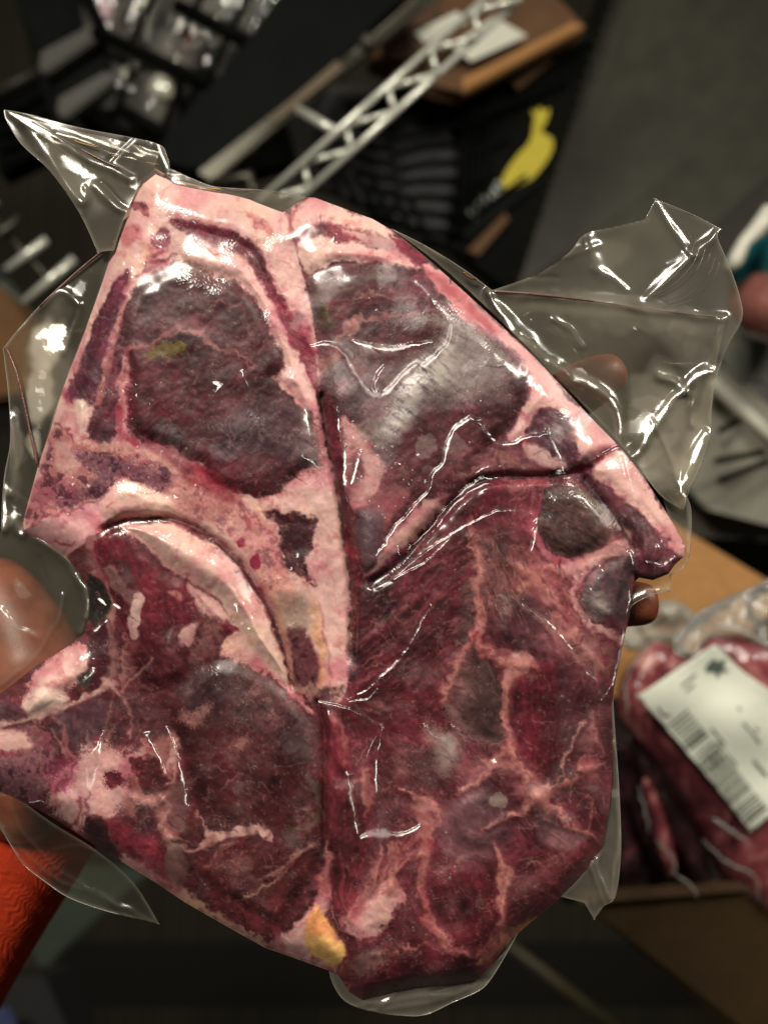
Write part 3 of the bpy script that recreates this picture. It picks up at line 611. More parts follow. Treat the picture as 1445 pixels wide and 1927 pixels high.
# eye of the right side and the grey lobe
line([(1030,912,14),(1010,950,18),(1004,1000,18),(1030,1045,18),(1080,1062,16),(1130,1036,14),(1185,1012,16)], (176,92,104), .85, tex='fat', v=1.4)
blob('mus', [(900,925),(960,902),(1030,898),(1024,925),(1006,965),(960,955),(905,975)], (128,52,62), a=.75, soft=8, frost=0, marb=1)
blob('mus', [(905,920),(955,905),(960,950),(920,990),(895,970)], (92,26,38), a=.8, soft=8, frost=0)
blob('mus', [(1028,926),(1062,914),(1112,925),(1150,972),(1162,1000),(1122,1030),(1082,1050),(1042,1036),(1010,1000),(1020,960)], (86,64,58), part='muscle', theta=30, frost=.45, marb=.2, h=6, fib=.7)
blob('flat', [(1086,924),(1100,922),(1130,950),(1146,980),(1120,970),(1098,950)], (118,112,100), a=.6, soft=4)
blob('fat', [(1186,1008),(1150,985),(1170,1000),(1192,1036),(1130,1050),(1088,1080),(1060,1070),(1100,1040)], (188,118,112), a=.7, soft=6)
line([(1192,1036,10),(1130,1050,12),(1088,1082,12),(1078,1120,12),(1110,1172,12),(1170,1206,12)], (194,126,120), .9, tex='fat')
blob('flat', [(1094,1096),(1120,1066),(1152,1050),(1192,1042),(1182,1160),(1172,1190),(1132,1170),(1094,1138)], (84,62,66), part='fat', soft=9, v=2.2, h=5)
spot(1118,1118,10,7,-30,(128,122,118),.6,soft=6,feather=8); spot(1136,1140,14,8,30,(136,130,124),.6,soft=6,feather=8); spot(1120,1090,8,10,0,(110,102,104),.5,soft=6,feather=6)
blob('fat', [(1060,1196),(1110,1190),(1160,1216),(1148,1270),(1120,1270),(1080,1230)], (150,96,92), a=.7, soft=10, v=1.4)
line([(1148,1210,10),(1140,1250,8),(1120,1290,6)], (128,46,58), .8)
line([(1100,1200,6),(1110,1240,14),(1122,1280,6)], (170,138,132), .6, soft=6)
# seams between B, E and D
line([(1070,892,5),(990,899,6),(920,902,7),(862,934,7),(800,1002,6),(758,1054,5),(700,1098,4)], (48,20,24), .85, h=-9, hw=2.6, warp=2)
line([(1098,905,6),(1150,968,9),(1194,1034,7)], (44,20,26), .85, h=-9, hw=2.4, warp=2)
line([(600,1320,4),(614,1400,6),(610,1500,7),(616,1600,5)], (60,24,28), .75, h=-7, hw=2.4, warp=3)
line([(645,1310,4),(690,1350,5),(720,1368,3)], (84,66,62), .8)

S1 = (178, 112, 106)
def net(pts, w0, c=S1, a=.8):
    """a fat seam with a thin pale thread and a soft pink fringe"""
    q = [(x, y, w) for (x, y), w in zip(pts, w0)]
    line([(x, y, w*2.1) for x, y, w in q], (134, 66, 70), a*.55, soft=8, warp=8, fine=7, tex='fat')
    line(q, c, a, soft=4, warp=8, fine=7, tex='fat', v=1.2, h=2)
    line([(x + 2, y, max(1.2, w*.25)) for x, y, w in q], (206, 150, 140), a*.5, soft=2, warp=8, fine=9)
blob('mus', [(845,1300),(858,1240),(900,1212),(925,1240),(946,1300),(946,1380),(915,1388),(870,1350)], (66,42,40), a=.9, soft=6, theta=60, frost=.4, marb=.4, feather=4)
blob('mus', [(962,1290),(1000,1262),(1046,1268),(1056,1380),(1040,1440),(1005,1450),(972,1400),(958,1340)], (92,28,38), a=.85, soft=7, theta=86, frost=.02, marb=.3)
blob('mus', [(1050,1270),(1100,1262),(1146,1310),(1146,1400),(1100,1430),(1062,1400)], (72,36,40), a=.7, soft=10, theta=-62, frost=.3, marb=.8)
blob('flat', [(814,1530),(850,1508),(905,1512),(940,1540),(938,1600),(900,1626),(850,1612),(822,1580)], (112,74,80), a=.75, soft=12, feather=8, v=1.2)
blob('mus', [(820,1600),(880,1640),(930,1650),(936,1730),(900,1780),(850,1770),(812,1720),(806,1650)], (84,30,36), a=.85, soft=8, theta=70, frost=.1, marb=.8)
blob('mus', [(965,1640),(1040,1600),(1120,1600),(1060,1670),(990,1730),(955,1740)], (90,38,42), a=.8, soft=9, theta=-30, frost=.15, marb=1)
blob('flat', [(800,1356),(812,1362),(834,1382),(852,1380),(856,1410),(848,1446),(822,1460),(812,1430)], (146,122,118), a=.5, soft=7, feather=6)
blob('flat', [(905,1240),(935,1300),(952,1300),(960,1350),(940,1400),(900,1404),(850,1372),(842,1330)], (110,84,82), a=.25, soft=12, feather=14)
net([(883,1011),(901,1077),(896,1118),(903,1179),(921,1229),(962,1250),(1004,1256)], [8,15,12,14,14,12,8])
net([(896,1189),(866,1240),(842,1301),(838,1330)], [8,16,13,5])
net([(985,1248),(956,1290),(946,1341),(952,1392),(967,1428),(997,1469),(1013,1504)], [30,18,11,14,24,16,22])
net([(941,1413),(918,1445),(896,1474),(870,1490)], [18,16,9,4])
net([(758,1489),(804,1509),(819,1535),(814,1565),(804,1606),(794,1657),(794,1697),(809,1738),(845,1774)], [5,24,20,10,12,12,10,18,8])
net([(804,1606),(775,1612),(752,1640)], [10,8,5])
net([(930,1590),(940,1616),(955,1650),(946,1690),(941,1740)], [4,14,24,12,8])
net([(1013,1500),(1040,1480),(1056,1450),(1080,1400),(1100,1362)], [22,9,5,4,3], (190,132,104), .6)
net([(1013,1504),(1050,1530),(1078,1560),(1120,1575)], [22,12,8,5]); net([(1013,1504),(985,1530),(950,1540),(920,1560)], [18,8,5,3])
net([(1060,1478),(1100,1450),(1146,1440)], [8,10,6], a=.6); net([(1104,1330),(1120,1380),(1140,1420)], [5,9,5], a=.5)
net([(712,1585),(712,1631),(690,1677),(657,1726)], [5,9,11,10]); net([(753,1590),(748,1630),(742,1670)], [5,9,16]); net([(618,1580),(616,1630),(606,1680)], [5,12,18])
net([(684,1440),(688,1480),(694,1530)], [12,14,5], a=.6)
net([(835,1785),(880,1800),(930,1785),(970,1752)], [5,8,10,12], a=.6); net([(700,1800),(745,1786),(780,1790)], [5,9,4], a=.6)
net([(1085,1190),(1110,1230),(1135,1262)], [10,16,8], a=.6); net([(1010,1100),(1040,1130),(1052,1180),(1090,1215)], [14,18,12,9], a=.55)
net([(960,1060),(1000,1080),(1030,1070),(1060,1085)], [8,16,12,8], a=.5)
# C
net([(500,1655),(530,1640),(570,1606),(600,1588)], [3,5,4,3], a=.7); net([(392,1640),(412,1600),(440,1590)], [3,5,3], a=.6)
net([(312,1480),(330,1440),(326,1395)], [8,14,8], (196,138,128), .7); net([(300,1500),(316,1520),(300,1560),(320,1580)], [5,9,7,6], (180,120,112), .6)
net([(246,1500),(280,1512),(312,1500)], [6,10,8], (190,132,122), .6); net([(205,1290),(236,1340),(240,1390)], [10,8,6], (176,126,116), .6)
blob('mus', [(250,1432),(292,1428),(306,1462),(302,1490),(270,1490),(256,1465)], (74,34,36), a=.9, fine=7, frost=.15, marb=1, soft=4)
blob('mus', [(252,1522),(284,1516),(294,1556),(276,1576),(256,1560)], (78,34,42), a=.85, fine=6, soft=4)
blob('mus', [(160,1540),(186,1540),(208,1576),(236,1616),(206,1606),(166,1584)], (52,30,30), a=.9, soft=5, frost=.3)
blob('flat', [(96,1436),(140,1424),(150,1462),(120,1496),(98,1480)], (146,56,84), a=.5, soft=12, feather=8)
line([(146,1440,6),(128,1466,8),(112,1500,5)], (96,30,46), .7, fine=8); line([(166,1495,5),(158,1530,7),(142,1560,4)], (104,36,50), .7, fine=8)
line([(60,1360,4),(96,1372,7),(118,1400,6),(130,1424,4)], (190,122,122), .6); line([(20,1300,4),(0,1330,8)], (80,44,50), .6)
# diagonal fibres of the dark muscle and golden hair-like fibres beside it
for k in range(210):
    x = rs0.uniform(680, 900); y = rs0.uniform(960, 1310)
    if y < 1100 - (x - 680) * .72 or y > 1330 - (x - 680) * .5: continue
    a = -0.68 + rs0.normal(0, .12); L = rs0.uniform(8, 30)
    line([(x - L*math.cos(a), y - L*math.sin(a), .8), (x, y, rs0.uniform(1.5, 3.2)), (x + L*math.cos(a), y + L*math.sin(a), .6)], [(168,110,100),(130,66,66),(44,14,18),(38,12,16),(150,92,88)][rs0.randint(5)], rs0.uniform(.35, .7), soft=1.8, warp=6, fine=4)
for k in range(70):
    x = rs0.uniform(900, 985); y = rs0.uniform(1015, 1165); a = 1.25 + rs0.normal(0, .2); L = rs0.uniform(4, 12)
    line([(x - L*math.cos(a), y - L*math.sin(a), .8), (x, y, rs0.uniform(1.2, 2.4)), (x + L*math.cos(a), y + L*math.sin(a), .6)], [(188,138,104),(70,34,34)][rs0.randint(2)], rs0.uniform(.4, .7), soft=1.6, warp=3, fine=2)
# ---- broad soft pink zones and streaks where fat lies thin under the muscle
for (cx, cy, rx, ry, rot, am) in ((1008,1508,46,30,0,.6),(800,1528,26,34,20,.55),(930,1450,60,16,-8,.5),(1050,1130,60,34,40,.5),(1090,1230,50,26,40,.45),(870,1290,16,46,10,.5),(1110,1450,36,60,10,.35),(1000,1660,50,20,-40,.3),(905,1060,22,60,5,.4),
        (780,1280,60,20,-35,.3),(720,1330,40,14,10,.35),(845,1700,14,50,-10,.3),(1060,1600,50,14,-30,.35),(1120,1350,20,60,0,.3),(290,1640,60,14,38,.4),
        (240,1240,14,60,10,.4),(330,1220,20,30,0,.35),(450,1640,60,16,15,.3),(570,1560,14,60,0,.25),(700,1640,20,60,10,.4),(760,1420,14,60,10,.3),(690,560,60,12,-10,.35),(760,880,60,16,-30,.3),(650,860,16,60,0,.4),
        (830,1010,40,12,-40,.35),(880,860,60,10,-20,.35),(1150,1010,20,40,-30,.3),(980,920,40,14,0,.35),(270,720,12,50,0,.25),(420,540,50,12,20,.2),(700,1180,60,8,-38,.35),(760,1130,70,7,-40,.35),(740,1240,60,6,-40,.3),(820,1120,60,6,-45,.3)):
    t = math.radians(rot); sl = bbox(np.array([(cx-80, cy-80), (cx+80, cy+80)]), 10)
    x = X[sl] + 12*WX[sl] + 6*VX[sl] - cx; y = Y[sl] + 12*WY[sl] + 6*VY[sl] - cy
    u = (x*math.cos(t) + y*math.sin(t)) / rx; v = (-x*math.sin(t) + y*math.cos(t)) / ry
    fil = fbm((X[sl]*math.cos(t) + Y[sl]*math.sin(t))/3.5, -X[sl]*math.sin(t) + Y[sl]*math.cos(t), 9, 1501, 3)
    q = np.exp(-(u*u + v*v)) * np.clip(.75 + .9*fil, 0, 1.2) * am
    COL[sl] = lerp(COL[sl], np.array([196, 134, 134], np.float32), np.clip(q, 0, .85)[..., None])
# ---- fine detail strewn over everything: connective threads, nicks, small frost scales
rs = np.random.RandomState(77)
def inside(x, y):
    j = int((x - GX0) / STEP); i = int((y - GY0) / STEP)
    return 0 <= i < NH and 0 <= j < NW and SD[i, j] > 12, (i, j)
DIRF = fbm(X, Y, 120, 1201, 2) * 2.2
n_ = 0
while n_ < 900:
    x = rs.uniform(0, 1290); y = rs.uniform(320, 1880)
    ok, (i, j) = inside(x, y)
    if not ok: continue
    n_ += 1
    kind = PARTS[CLS[i, j]]; a = DIRF[i, j] + rs.normal(0, .5) + (0.9 if STK[i, j] == 1 else 2.2 if (STK[i, j] == 3 and y < 1300) else 1.2)
    L = rs.uniform(8, 34) * (1.5 if rs.rand() < .15 else 1); cv = rs.normal(0, .25)
    pts = [(x - L*math.cos(a - cv), y - L*math.sin(a - cv), .8), (x, y, rs.uniform(1.4, 3.4)), (x + L*math.cos(a + cv), y + L*math.sin(a + cv), .6)]
    if kind == 'muscle':
        c = [(176,128,118),(150,96,92),(120,60,62),(38,14,18),(44,18,20)][rs.randint(5)]; al = rs.uniform(.25, .6)
    else:
        c = [(232,196,180),(180,104,104),(150,66,76),(214,150,138)][rs.randint(4)]; al = rs.uniform(.2, .45)
    line(pts, c, al, soft=1.8, warp=5, fine=4, v=.3)
for k in range(90):
    x = rs.uniform(0, 1290); y = rs.uniform(320, 1880)
    ok, (i, j) = inside(x, y)
    if not ok or PARTS[CLS[i, j]] != 'muscle': continue
    r = rs.uniform(4, 13)
    spot(x, y, r, r*rs.uniform(.5, .9), rs.uniform(0, 180), [(120,100,94),(104,82,78),(140,120,112)][rs.randint(3)], rs.uniform(.2, .5), soft=2.5, feather=5)
# edge threads: fat reaching into muscle along every boundary
isf = np.array([q != 'muscle' for q in PARTS])[CLS].astype(np.float32)
def bblur(a, r):
    for ax in (0, 1):
        q = np.pad(a, [(r+1, r) if i == ax else (0, 0) for i in range(2)], mode='edge'); c = np.cumsum(q.astype(np.float64), axis=ax)
        a = (c[2*r+1:] - c[:-2*r-1]) / (2*r+1) if ax == 0 else (c[:, 2*r+1:] - c[:, :-2*r-1]) / (2*r+1)
    return a.astype(np.float32)
bf = bblur(bblur(isf, 6), 6); bd = 4 * bf * (1 - bf)
vn = np.clip(1 - np.abs(fbm(X, Y, 17, 1301, 4)) / .07, 0, 1) * sstep(.15, .7, bd)
COL[:] = lerp(COL, np.array([186, 126, 120], np.float32), (vn * .45 * (1 - isf))[..., None])
COL[:] = lerp(COL, np.array([140, 62, 72], np.float32), (vn * .40 * isf)[..., None])
blot = sstep(.25, .9, fbm(X, Y, 26, 1311, 4)) * sstep(.1, .6, bd) * isf
COL[:] = lerp(COL, np.array([158, 66, 82], np.float32), (blot * .5)[..., None])
# muscle greyed slightly, the film's veiling sheen painted in; colour broken by broad variation
gr = COL.mean(-1, keepdims=True); COL[:] = lerp(COL, gr * np.array([1.08, .98, .96], np.float32), ((1 - isf) * .05)[..., None])
COL *= (1 + .07 * fbm(X, Y, 90, 1321, 3))[..., None]
feath = fbm((X*.8+Y*.6)/4, (-X*.6+Y*.8), 6, 1331, 2)  # white frost patches with the film's sheen painted into them
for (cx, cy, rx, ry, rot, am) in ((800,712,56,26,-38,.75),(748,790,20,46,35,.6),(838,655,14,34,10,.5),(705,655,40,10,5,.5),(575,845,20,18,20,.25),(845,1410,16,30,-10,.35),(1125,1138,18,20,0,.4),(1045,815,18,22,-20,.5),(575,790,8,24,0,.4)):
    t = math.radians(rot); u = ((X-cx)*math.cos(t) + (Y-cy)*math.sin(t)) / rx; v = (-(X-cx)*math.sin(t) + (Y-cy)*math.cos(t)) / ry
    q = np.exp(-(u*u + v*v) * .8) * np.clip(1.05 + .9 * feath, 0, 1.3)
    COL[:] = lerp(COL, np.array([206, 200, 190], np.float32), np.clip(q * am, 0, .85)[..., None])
# ---------------------------------------------------------------- relief of the meat and of the film clinging to it
def box_blur(a, r):
    for ax in (0, 1):
        p = np.pad(a, [(r+1, r) if i == ax else (0, 0) for i in range(2)], mode='edge')
        c = np.cumsum(p.astype(np.float64), axis=ax)
        a = (c[2*r+1:] - c[:-2*r-1]) / (2*r+1) if ax == 0 else (c[:, 2*r+1:] - c[:, :-2*r-1]) / (2*r+1)
    return a.astype(np.float32)
T = 42.0
tt = np.clip(SD / 62.0, 0, 1)
OFF = np.array([2, 4, 0, 8, -20], np.float32)[STK]
OFF = box_blur(box_blur(OFF, 5), 5)
SMALL = 1.0 * fbm(X, Y, 34, 701, 3) + 0.12 * fbm(X, Y, 9, 711, 2)
H = (T * np.clip(1 - (1 - tt) ** 2, 0, 1) ** .85 + (OFF + 1.8 * box_blur(HB, 1) + 1.8 * SMALL) * sstep(0, 30, SD)).astype(np.float32)
F = np.maximum(box_blur(box_blur(H, 5), 5), H - 2.0)
HL = np.zeros_like(H); RG = np.full_like(H, 0.19)
TILTX = np.zeros_like(H); TILTY = np.zeros_like(H)
RG = np.maximum(RG, 0.30 * sstep(60, 15, SD))
def wrinkle(pts, amp=5.0, hl=0.9, core=0.56):
    p = smooth_open(np.array(pts, float)); sl = bbox(p, 26)
    x = X[sl] + 2.0 * VX[sl]; y = Y[sl] + 2.0 * VY[sl]
    d, w, _ = sdf_line(x, y, p)
    F[sl] += amp * np.exp(-(d / (w * 0.9 + 0.5)) ** 2)
    brk = np.clip(0.98 + 0.6 * fbm(x, y, 22, 731, 2), 0, 1)
    RG[sl] = lerp(np.maximum(RG[sl], .26 * np.exp(-(d / (w * 3 + 8)) ** 2)), 0.18, np.exp(-(d / (w * .7 + 1)) ** 2))
    g = np.exp(-(d / (w * core * np.clip(1.0 + .9 * fbm(x, y, 24, 733, 2), .35, 1.6) + 0.45)) ** 2) * brk
    HL[sl] = np.maximum(HL[sl], np.maximum(min(1, hl + .05) * g, (.66 + .28 * hl) * np.exp(-(d / (w * 1.2 + 2.5)) ** 2) * np.clip(.9 + .7 * fbm(x, y, 30, 735, 2), .2, 1)))
def sheen(cx, cy, rx, ry, rot, amt, rough=0.2, ragged=0.6):
    t = math.radians(rot)
    p = np.array([(cx - max(rx, ry), cy - max(rx, ry)), (cx + max(rx, ry), cy + max(rx, ry))]); sl = bbox(p, 30)
    x = X[sl] - cx; y = Y[sl] - cy
    u = (x*math.cos(t) + y*math.sin(t)) / rx; v = (-x*math.sin(t) + y*math.cos(t)) / ry
    th = 2.2 * fbm(X[sl], Y[sl], 30, 741, 2)
    nd = fbm((x*np.cos(th) + y*np.sin(th)) / 4, -x*np.sin(th) + y*np.cos(th), 4.5, 751, 2)
    q = np.exp(-(u*u + v*v)) * np.clip(1 + ragged * nd * .5, 0, 1.4)
    HL[sl] = np.maximum(HL[sl], sstep(0.05, 1.0, q) * (0.30 + 0.62 * min(1, amt)))
    RG[sl] = np.maximum(RG[sl], np.clip(q * 2, 0, 1) * (rough + .08))
WR = [([(588,652,2),(615,648,4),(645,664,5),(668,704,5),(700,744,6),(713,738,4)],7,.9), ([(708,740,5),(706,722,4),(716,700,4),(724,690,3)],5,.85),
 ([(712,746,6),(735,735,5),(760,705,4),(785,688,6)],7,.9), ([(800,690,6),(828,664,5),(846,640,4),(850,612,2)],5,.8),
 ([(668,644,2),(700,654,5),(740,658,6),(790,648,4),(815,644,2)],5,.95),
 ([(633,768,2),(637,800,4),(640,830,3)],4,.9), ([(648,840,3),(648,880,4),(648,920,4),(654,946,2)],5,.9), ([(680,850,3),(672,870,3),(664,905,4),(660,912,2)],4,.9),
 ([(905,790,2),(884,790,4),(862,804,5),(846,832,5),(834,872,3),(817,894,5),(806,925,3),(786,950,3),(748,990,3),(728,1020,3),(708,1046,2)],5,.7),
 ([(884,786,2),(905,800,4),(918,820,5),(935,836,6),(965,836,4),(990,824,5),(1030,818,3)],6,.75),
 ([(1030,810,4),(1044,840,4),(1054,860,4),(1060,884,3),(1062,890,2)],6,.8),
 ([(1163,843,2),(1130,858,3),(1095,874,4),(1066,888,5),(1030,893,2)],6,.9),
 ([(935,898,3),(905,903,5),(888,912,5),(862,932,4),(838,955,4),(815,988,4),(790,1012,4),(766,1038,3),(754,1048,4),(748,1030,2)],6,.95),
 ([(1000,968,1.5),(960,960,2.5),(920,970,2.5),(860,1000,2),(800,1040,2),(750,1080,1.5)],3,.35),
 ([(1184,1040,3),(1190,1058,4),(1186,1110,3.5),(1180,1160,3.5),(1172,1210,3),(1160,1265,3),(1148,1300,2),(1132,1320,1.5)],7,.9),
 ([(1000,1040,2),(1005,1020,5),(1010,985,6),(1002,1000,3)],5,.5),
 ([(192,1378,2),(180,1410,4),(163,1430,4),(163,1455,2),(166,1485,4),(176,1470,5),(186,1425,4),(191,1382,3)],6,.9),
 ([(276,1385,6),(290,1410,5),(305,1440,4),(312,1456,2)],6,.9), ([(314,1370,2),(328,1405,3),(340,1450,4),(348,1490,5),(352,1520,3)],6,.8),
 ([(655,1460,8),(660,1500,5),(668,1545,4),(674,1570,3)],7,.8), ([(680,1579,4),(700,1572,8),(725,1572,9),(734,1572,4)],6,1.0), ([(736,1574,3),(765,1570,4),(789,1556,3)],6,.9),
 ([(719,1374,2),(712,1410,3.5),(708,1450,3.5),(707,1490,2)],6,.9), ([(718,1372,2),(700,1400,3),(690,1430,2)],4,.4),
 ([(442,1140,4),(450,1165,6),(462,1186,9),(468,1188,5)],5,1.0),
 ([(652,1318,1.5),(690,1300,2),(722,1272,2.5),(758,1235,2.5),(785,1190,2),(812,1138,1.5)],3,.5), ([(655,1322,2),(690,1318,3),(712,1300,2)],4,.35),
 ([(600,1322,1.5),(650,1334,2),(690,1354,2.5),(718,1368,2)],4,.3),
 ([(575,775,2),(580,800,4),(584,820,3)],4,.8), ([(573,862,5),(590,872,7),(600,880,4)],4,.9), ([(455,700,2),(462,718,4),(468,732,2)],3,.5), ([(404,722,3),(412,728,5),(405,740,3)],3,.9),
 ([(985,1140,2),(1020,1165,3),(1060,1205,3),(1108,1272,4)],5,.35), ([(1110,1270,5),(1122,1280,6)],4,.7),
 ([(850,1368,3),(875,1395,7),(872,1430,7)],5,.25), ([(800,1366,4),(812,1382,6),(835,1396,4)],5,.35), ([(930,1436,6),(934,1437,4)],4,.8), ([(840,1568,3),(850,1592,4)],4,.5),
 ([(55,1512,2),(75,1510,4),(98,1520,3)],6,.9), ([(185,1130,4),(196,1140,3)],5,.9), ([(178,1188,6),(196,1172,5)],5,.8), ([(158,1283,3),(176,1264,6)],5,.5), ([(210,1138,4),(222,1146,3)],4,.6),
 ([(1218,1060,3),(1245,1066,5),(1268,1050,4)],6,.8), ([(1235,1030,3),(1248,1045,8),(1246,1020,3)],5,.5), ([(1170,862,3),(1180,900,3),(1200,960,2)],3,.2),
 ([(880,905,2),(920,880,3),(960,880,2)],3,.2), ([(740,1090,2),(800,1060,2),(850,1010,1.5)],3,.2)]
for w in WR: wrinkle(*w)
for q in [(775,710,62,34,-35,.85,.22,.8),(745,790,30,60,40,.6,.24,.7),(738,660,60,14,0,.5,.2,.5),(845,640,26,20,-50,.4,.22,.8),(590,810,10,34,5,.5,.2,.9),(575,835,22,34,30,.28,.26,1.0),
          (455,800,30,30,0,.05,.3,1.0),(1120,855,20,12,30,.35,.2,.6),(1048,822,24,30,20,.55,.2,1.0),(985,690,8,14,0,.5,.2,.9),(1005,812,14,10,-40,.5,.18,.7),(860,640,50,40,30,.28,.3,.8),(880,700,60,30,-20,.22,.32,.8),
          (850,1410,30,34,20,.22,.3,.5),(1120,1140,26,30,20,.28,.26,1.2),(1100,790,16,20,0,.3,.2,.6),(440,1080,20,50,-30,.12,.3,.5),(460,1350,70,20,-20,.12,.3,1.2),
          (575,1420,30,60,-50,.16,.3,1.0),(690,1010,16,40,0,.14,.3,.6),(660,1470,14,20,0,.4,.2,.4),(345,1540,14,40,-10,.2,.25,.5),(240,1080,14,30,-30,.15,.3,.5),(640,690,24,20,0,.35,.25,.7)]:
    sheen(*q)
for k in range(46):
    sx, sy = rs.uniform(20, 1240), rs.uniform(360, 1840)
    if sx < 560 and sy < 800: continue
    sheen(sx, sy, rs.uniform(12, 34), rs.uniform(26, 70), rs.uniform(0, 180), rs.uniform(.10, .45), .34, .9)
wm = sstep(-.05, .5, fbm(X, Y, 75, 1421, 2)); wd_ = 2.4 * fbm(X, Y, 90, 1431, 1)
wn = fbm((X*np.cos(wd_) + Y*np.sin(wd_)) / 4, -X*np.sin(wd_) + Y*np.cos(wd_), 11, 1441, 2)
F += 0.6 * np.exp(-(wn / .15) ** 2) * wm
GL = sstep(.92, 1.05, fbm(X, Y, 8, 1401, 2)) * sstep(.3, .7, fbm(X, Y, 90, 1411, 2) + .2)
HL = np.maximum(HL, GL * .75)
F += 0.9 * fbm(X, Y, 70, 761, 2) * 2 + 0.35 * fbm(X, Y, 24, 771, 2)
def positions(h, xs=X, ys=Y):
    d = D0 - h * (K * D0)
    return np.stack([(xs - 722.5) * K * d, d, (963.5 - ys) * K * d], -1).astype(np.float64)
def normals_of(pos):
    gxv = np.gradient(pos, axis=1); gyv = np.gradient(pos, axis=0)
    n = np.cross(gxv, gyv); n /= np.linalg.norm(n, axis=-1, keepdims=True) + 1e-12
    return np.where(n[..., 1:2] > 0, -n, n)
def toward_lamp(n, pos, amt, lamp=KEY):
    v = -pos / np.linalg.norm(pos, axis=-1, keepdims=True)
    l = lamp - pos; l /= np.linalg.norm(l, axis=-1, keepdims=True)
    h = v + l; h /= np.linalg.norm(h, axis=-1, keepdims=True)
    n = n + (h - n) * amt[..., None]
    return n / np.linalg.norm(n, axis=-1, keepdims=True)
# snap the outline
gy_, gx_ = np.gradient(SD, STEP)
gn = np.sqrt(gx_**2 + gy_**2) + 1e-6
out = SD < 0
XS = np.where(out, X - SD * gx_ / gn, X); YS = np.where(out, Y - SD * gy_ / gn, Y)
XS = np.where(SD > -2.2 * STEP, XS, X); YS = np.where(SD > -2.2 * STEP, YS, Y)
POS = positions(H, XS, YS)
NRM = normals_of(positions(H)).astype(np.float32)
FN = toward_lamp(normals_of(positions(F)), POS, np.clip(HL, 0, 0.97)).astype(np.float32)
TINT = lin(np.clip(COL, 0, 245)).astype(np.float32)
cell_max = np.maximum.reduce([SD[:-1, :-1], SD[1:, :-1], SD[:-1, 1:], SD[1:, 1:]])
cell_ok = (cell_max > 0)
cell_stk = STK[:-1, :-1]; cell_cls = CLS[:-1, :-1]
flat_pos = POS.reshape(-1, 3); IDX = np.arange(NH * NW).reshape(NH, NW)
def grid_mesh(name, mask, mat, parent, pos, attrs, nrm, label=None):
    a = IDX[:-1, :-1][mask]; b = IDX[1:, :-1][mask]; c = IDX[1:, 1:][mask]; d = IDX[:-1, 1:][mask]
    quads = np.stack([a, b, c, d], 1)
    used, inv = np.unique(quads.ravel(), return_inverse=True)
    off = np.array(origin_of(parent))
    me = bpy.data.meshes.new(name)
    nv, nf = len(used), len(quads)
    me.vertices.add(nv); me.vertices.foreach_set('co', (pos.reshape(-1, 3)[used] - off).astype(np.float32).ravel())
    me.loops.add(nf * 4); me.loops.foreach_set('vertex_index', inv.astype(np.int32).ravel())
    me.polygons.add(nf); me.polygons.foreach_set('loop_start', np.arange(0, nf * 4, 4, dtype=np.int32))
    me.polygons.foreach_set('loop_total', np.full(nf, 4, np.int32)); me.polygons.foreach_set('use_smooth', np.ones(nf, bool))
    me.update(calc_edges=True); me.validate()
    for an, typ, arr in attrs:
        at = me.attributes.new(an, typ, 'POINT')
        v = arr.reshape(NH * NW, -1)[used]
        if typ == 'FLOAT_COLOR': at.data.foreach_set('color', np.concatenate([v, np.ones((nv, 1), np.float32)], 1).astype(np.float32).ravel())
        elif typ == 'FLOAT_VECTOR': at.data.foreach_set('vector', v.astype(np.float32).ravel())
        else: at.data.foreach_set('value', v.astype(np.float32).ravel())
    if nrm is not None: me.normals_split_custom_set_from_vertices(nrm.reshape(-1, 3)[used].tolist())
    me.materials.append(mat)
    o = link_mesh(name, me, parent)
    if label: o['label'] = label
    return o
MM = {'fat': meat_material('fat', 0.12, 0.45), 'muscle': meat_material('muscle', 0.0, 0.5), 'bone': meat_material('bone', 0.10, 0.5)}
UNDER = simple('muscle_underside', (96, 42, 46), 0.3, 0, 0.35, 60, 0.3, coat=0.6)
LBL = ['vacuum-packed bone-in rib steak at the upper left with pale fat band and dark frosted eye',
       'vacuum-packed steak at the upper right, silvery frost patch and a long pink fat edge',
       'vacuum-packed steak at the lower left with a cream curved bone and yellow fat tip',
       'large dark marbled steak at the lower right of the pack, laced with pink fat seams',
       'small folded steak end sticking out at the right above the fingertip']
ATTR = [('tint', 'FLOAT_COLOR', TINT), ('film_normal', 'FLOAT_VECTOR', FN), ('film_rough', 'FLOAT', RG)]
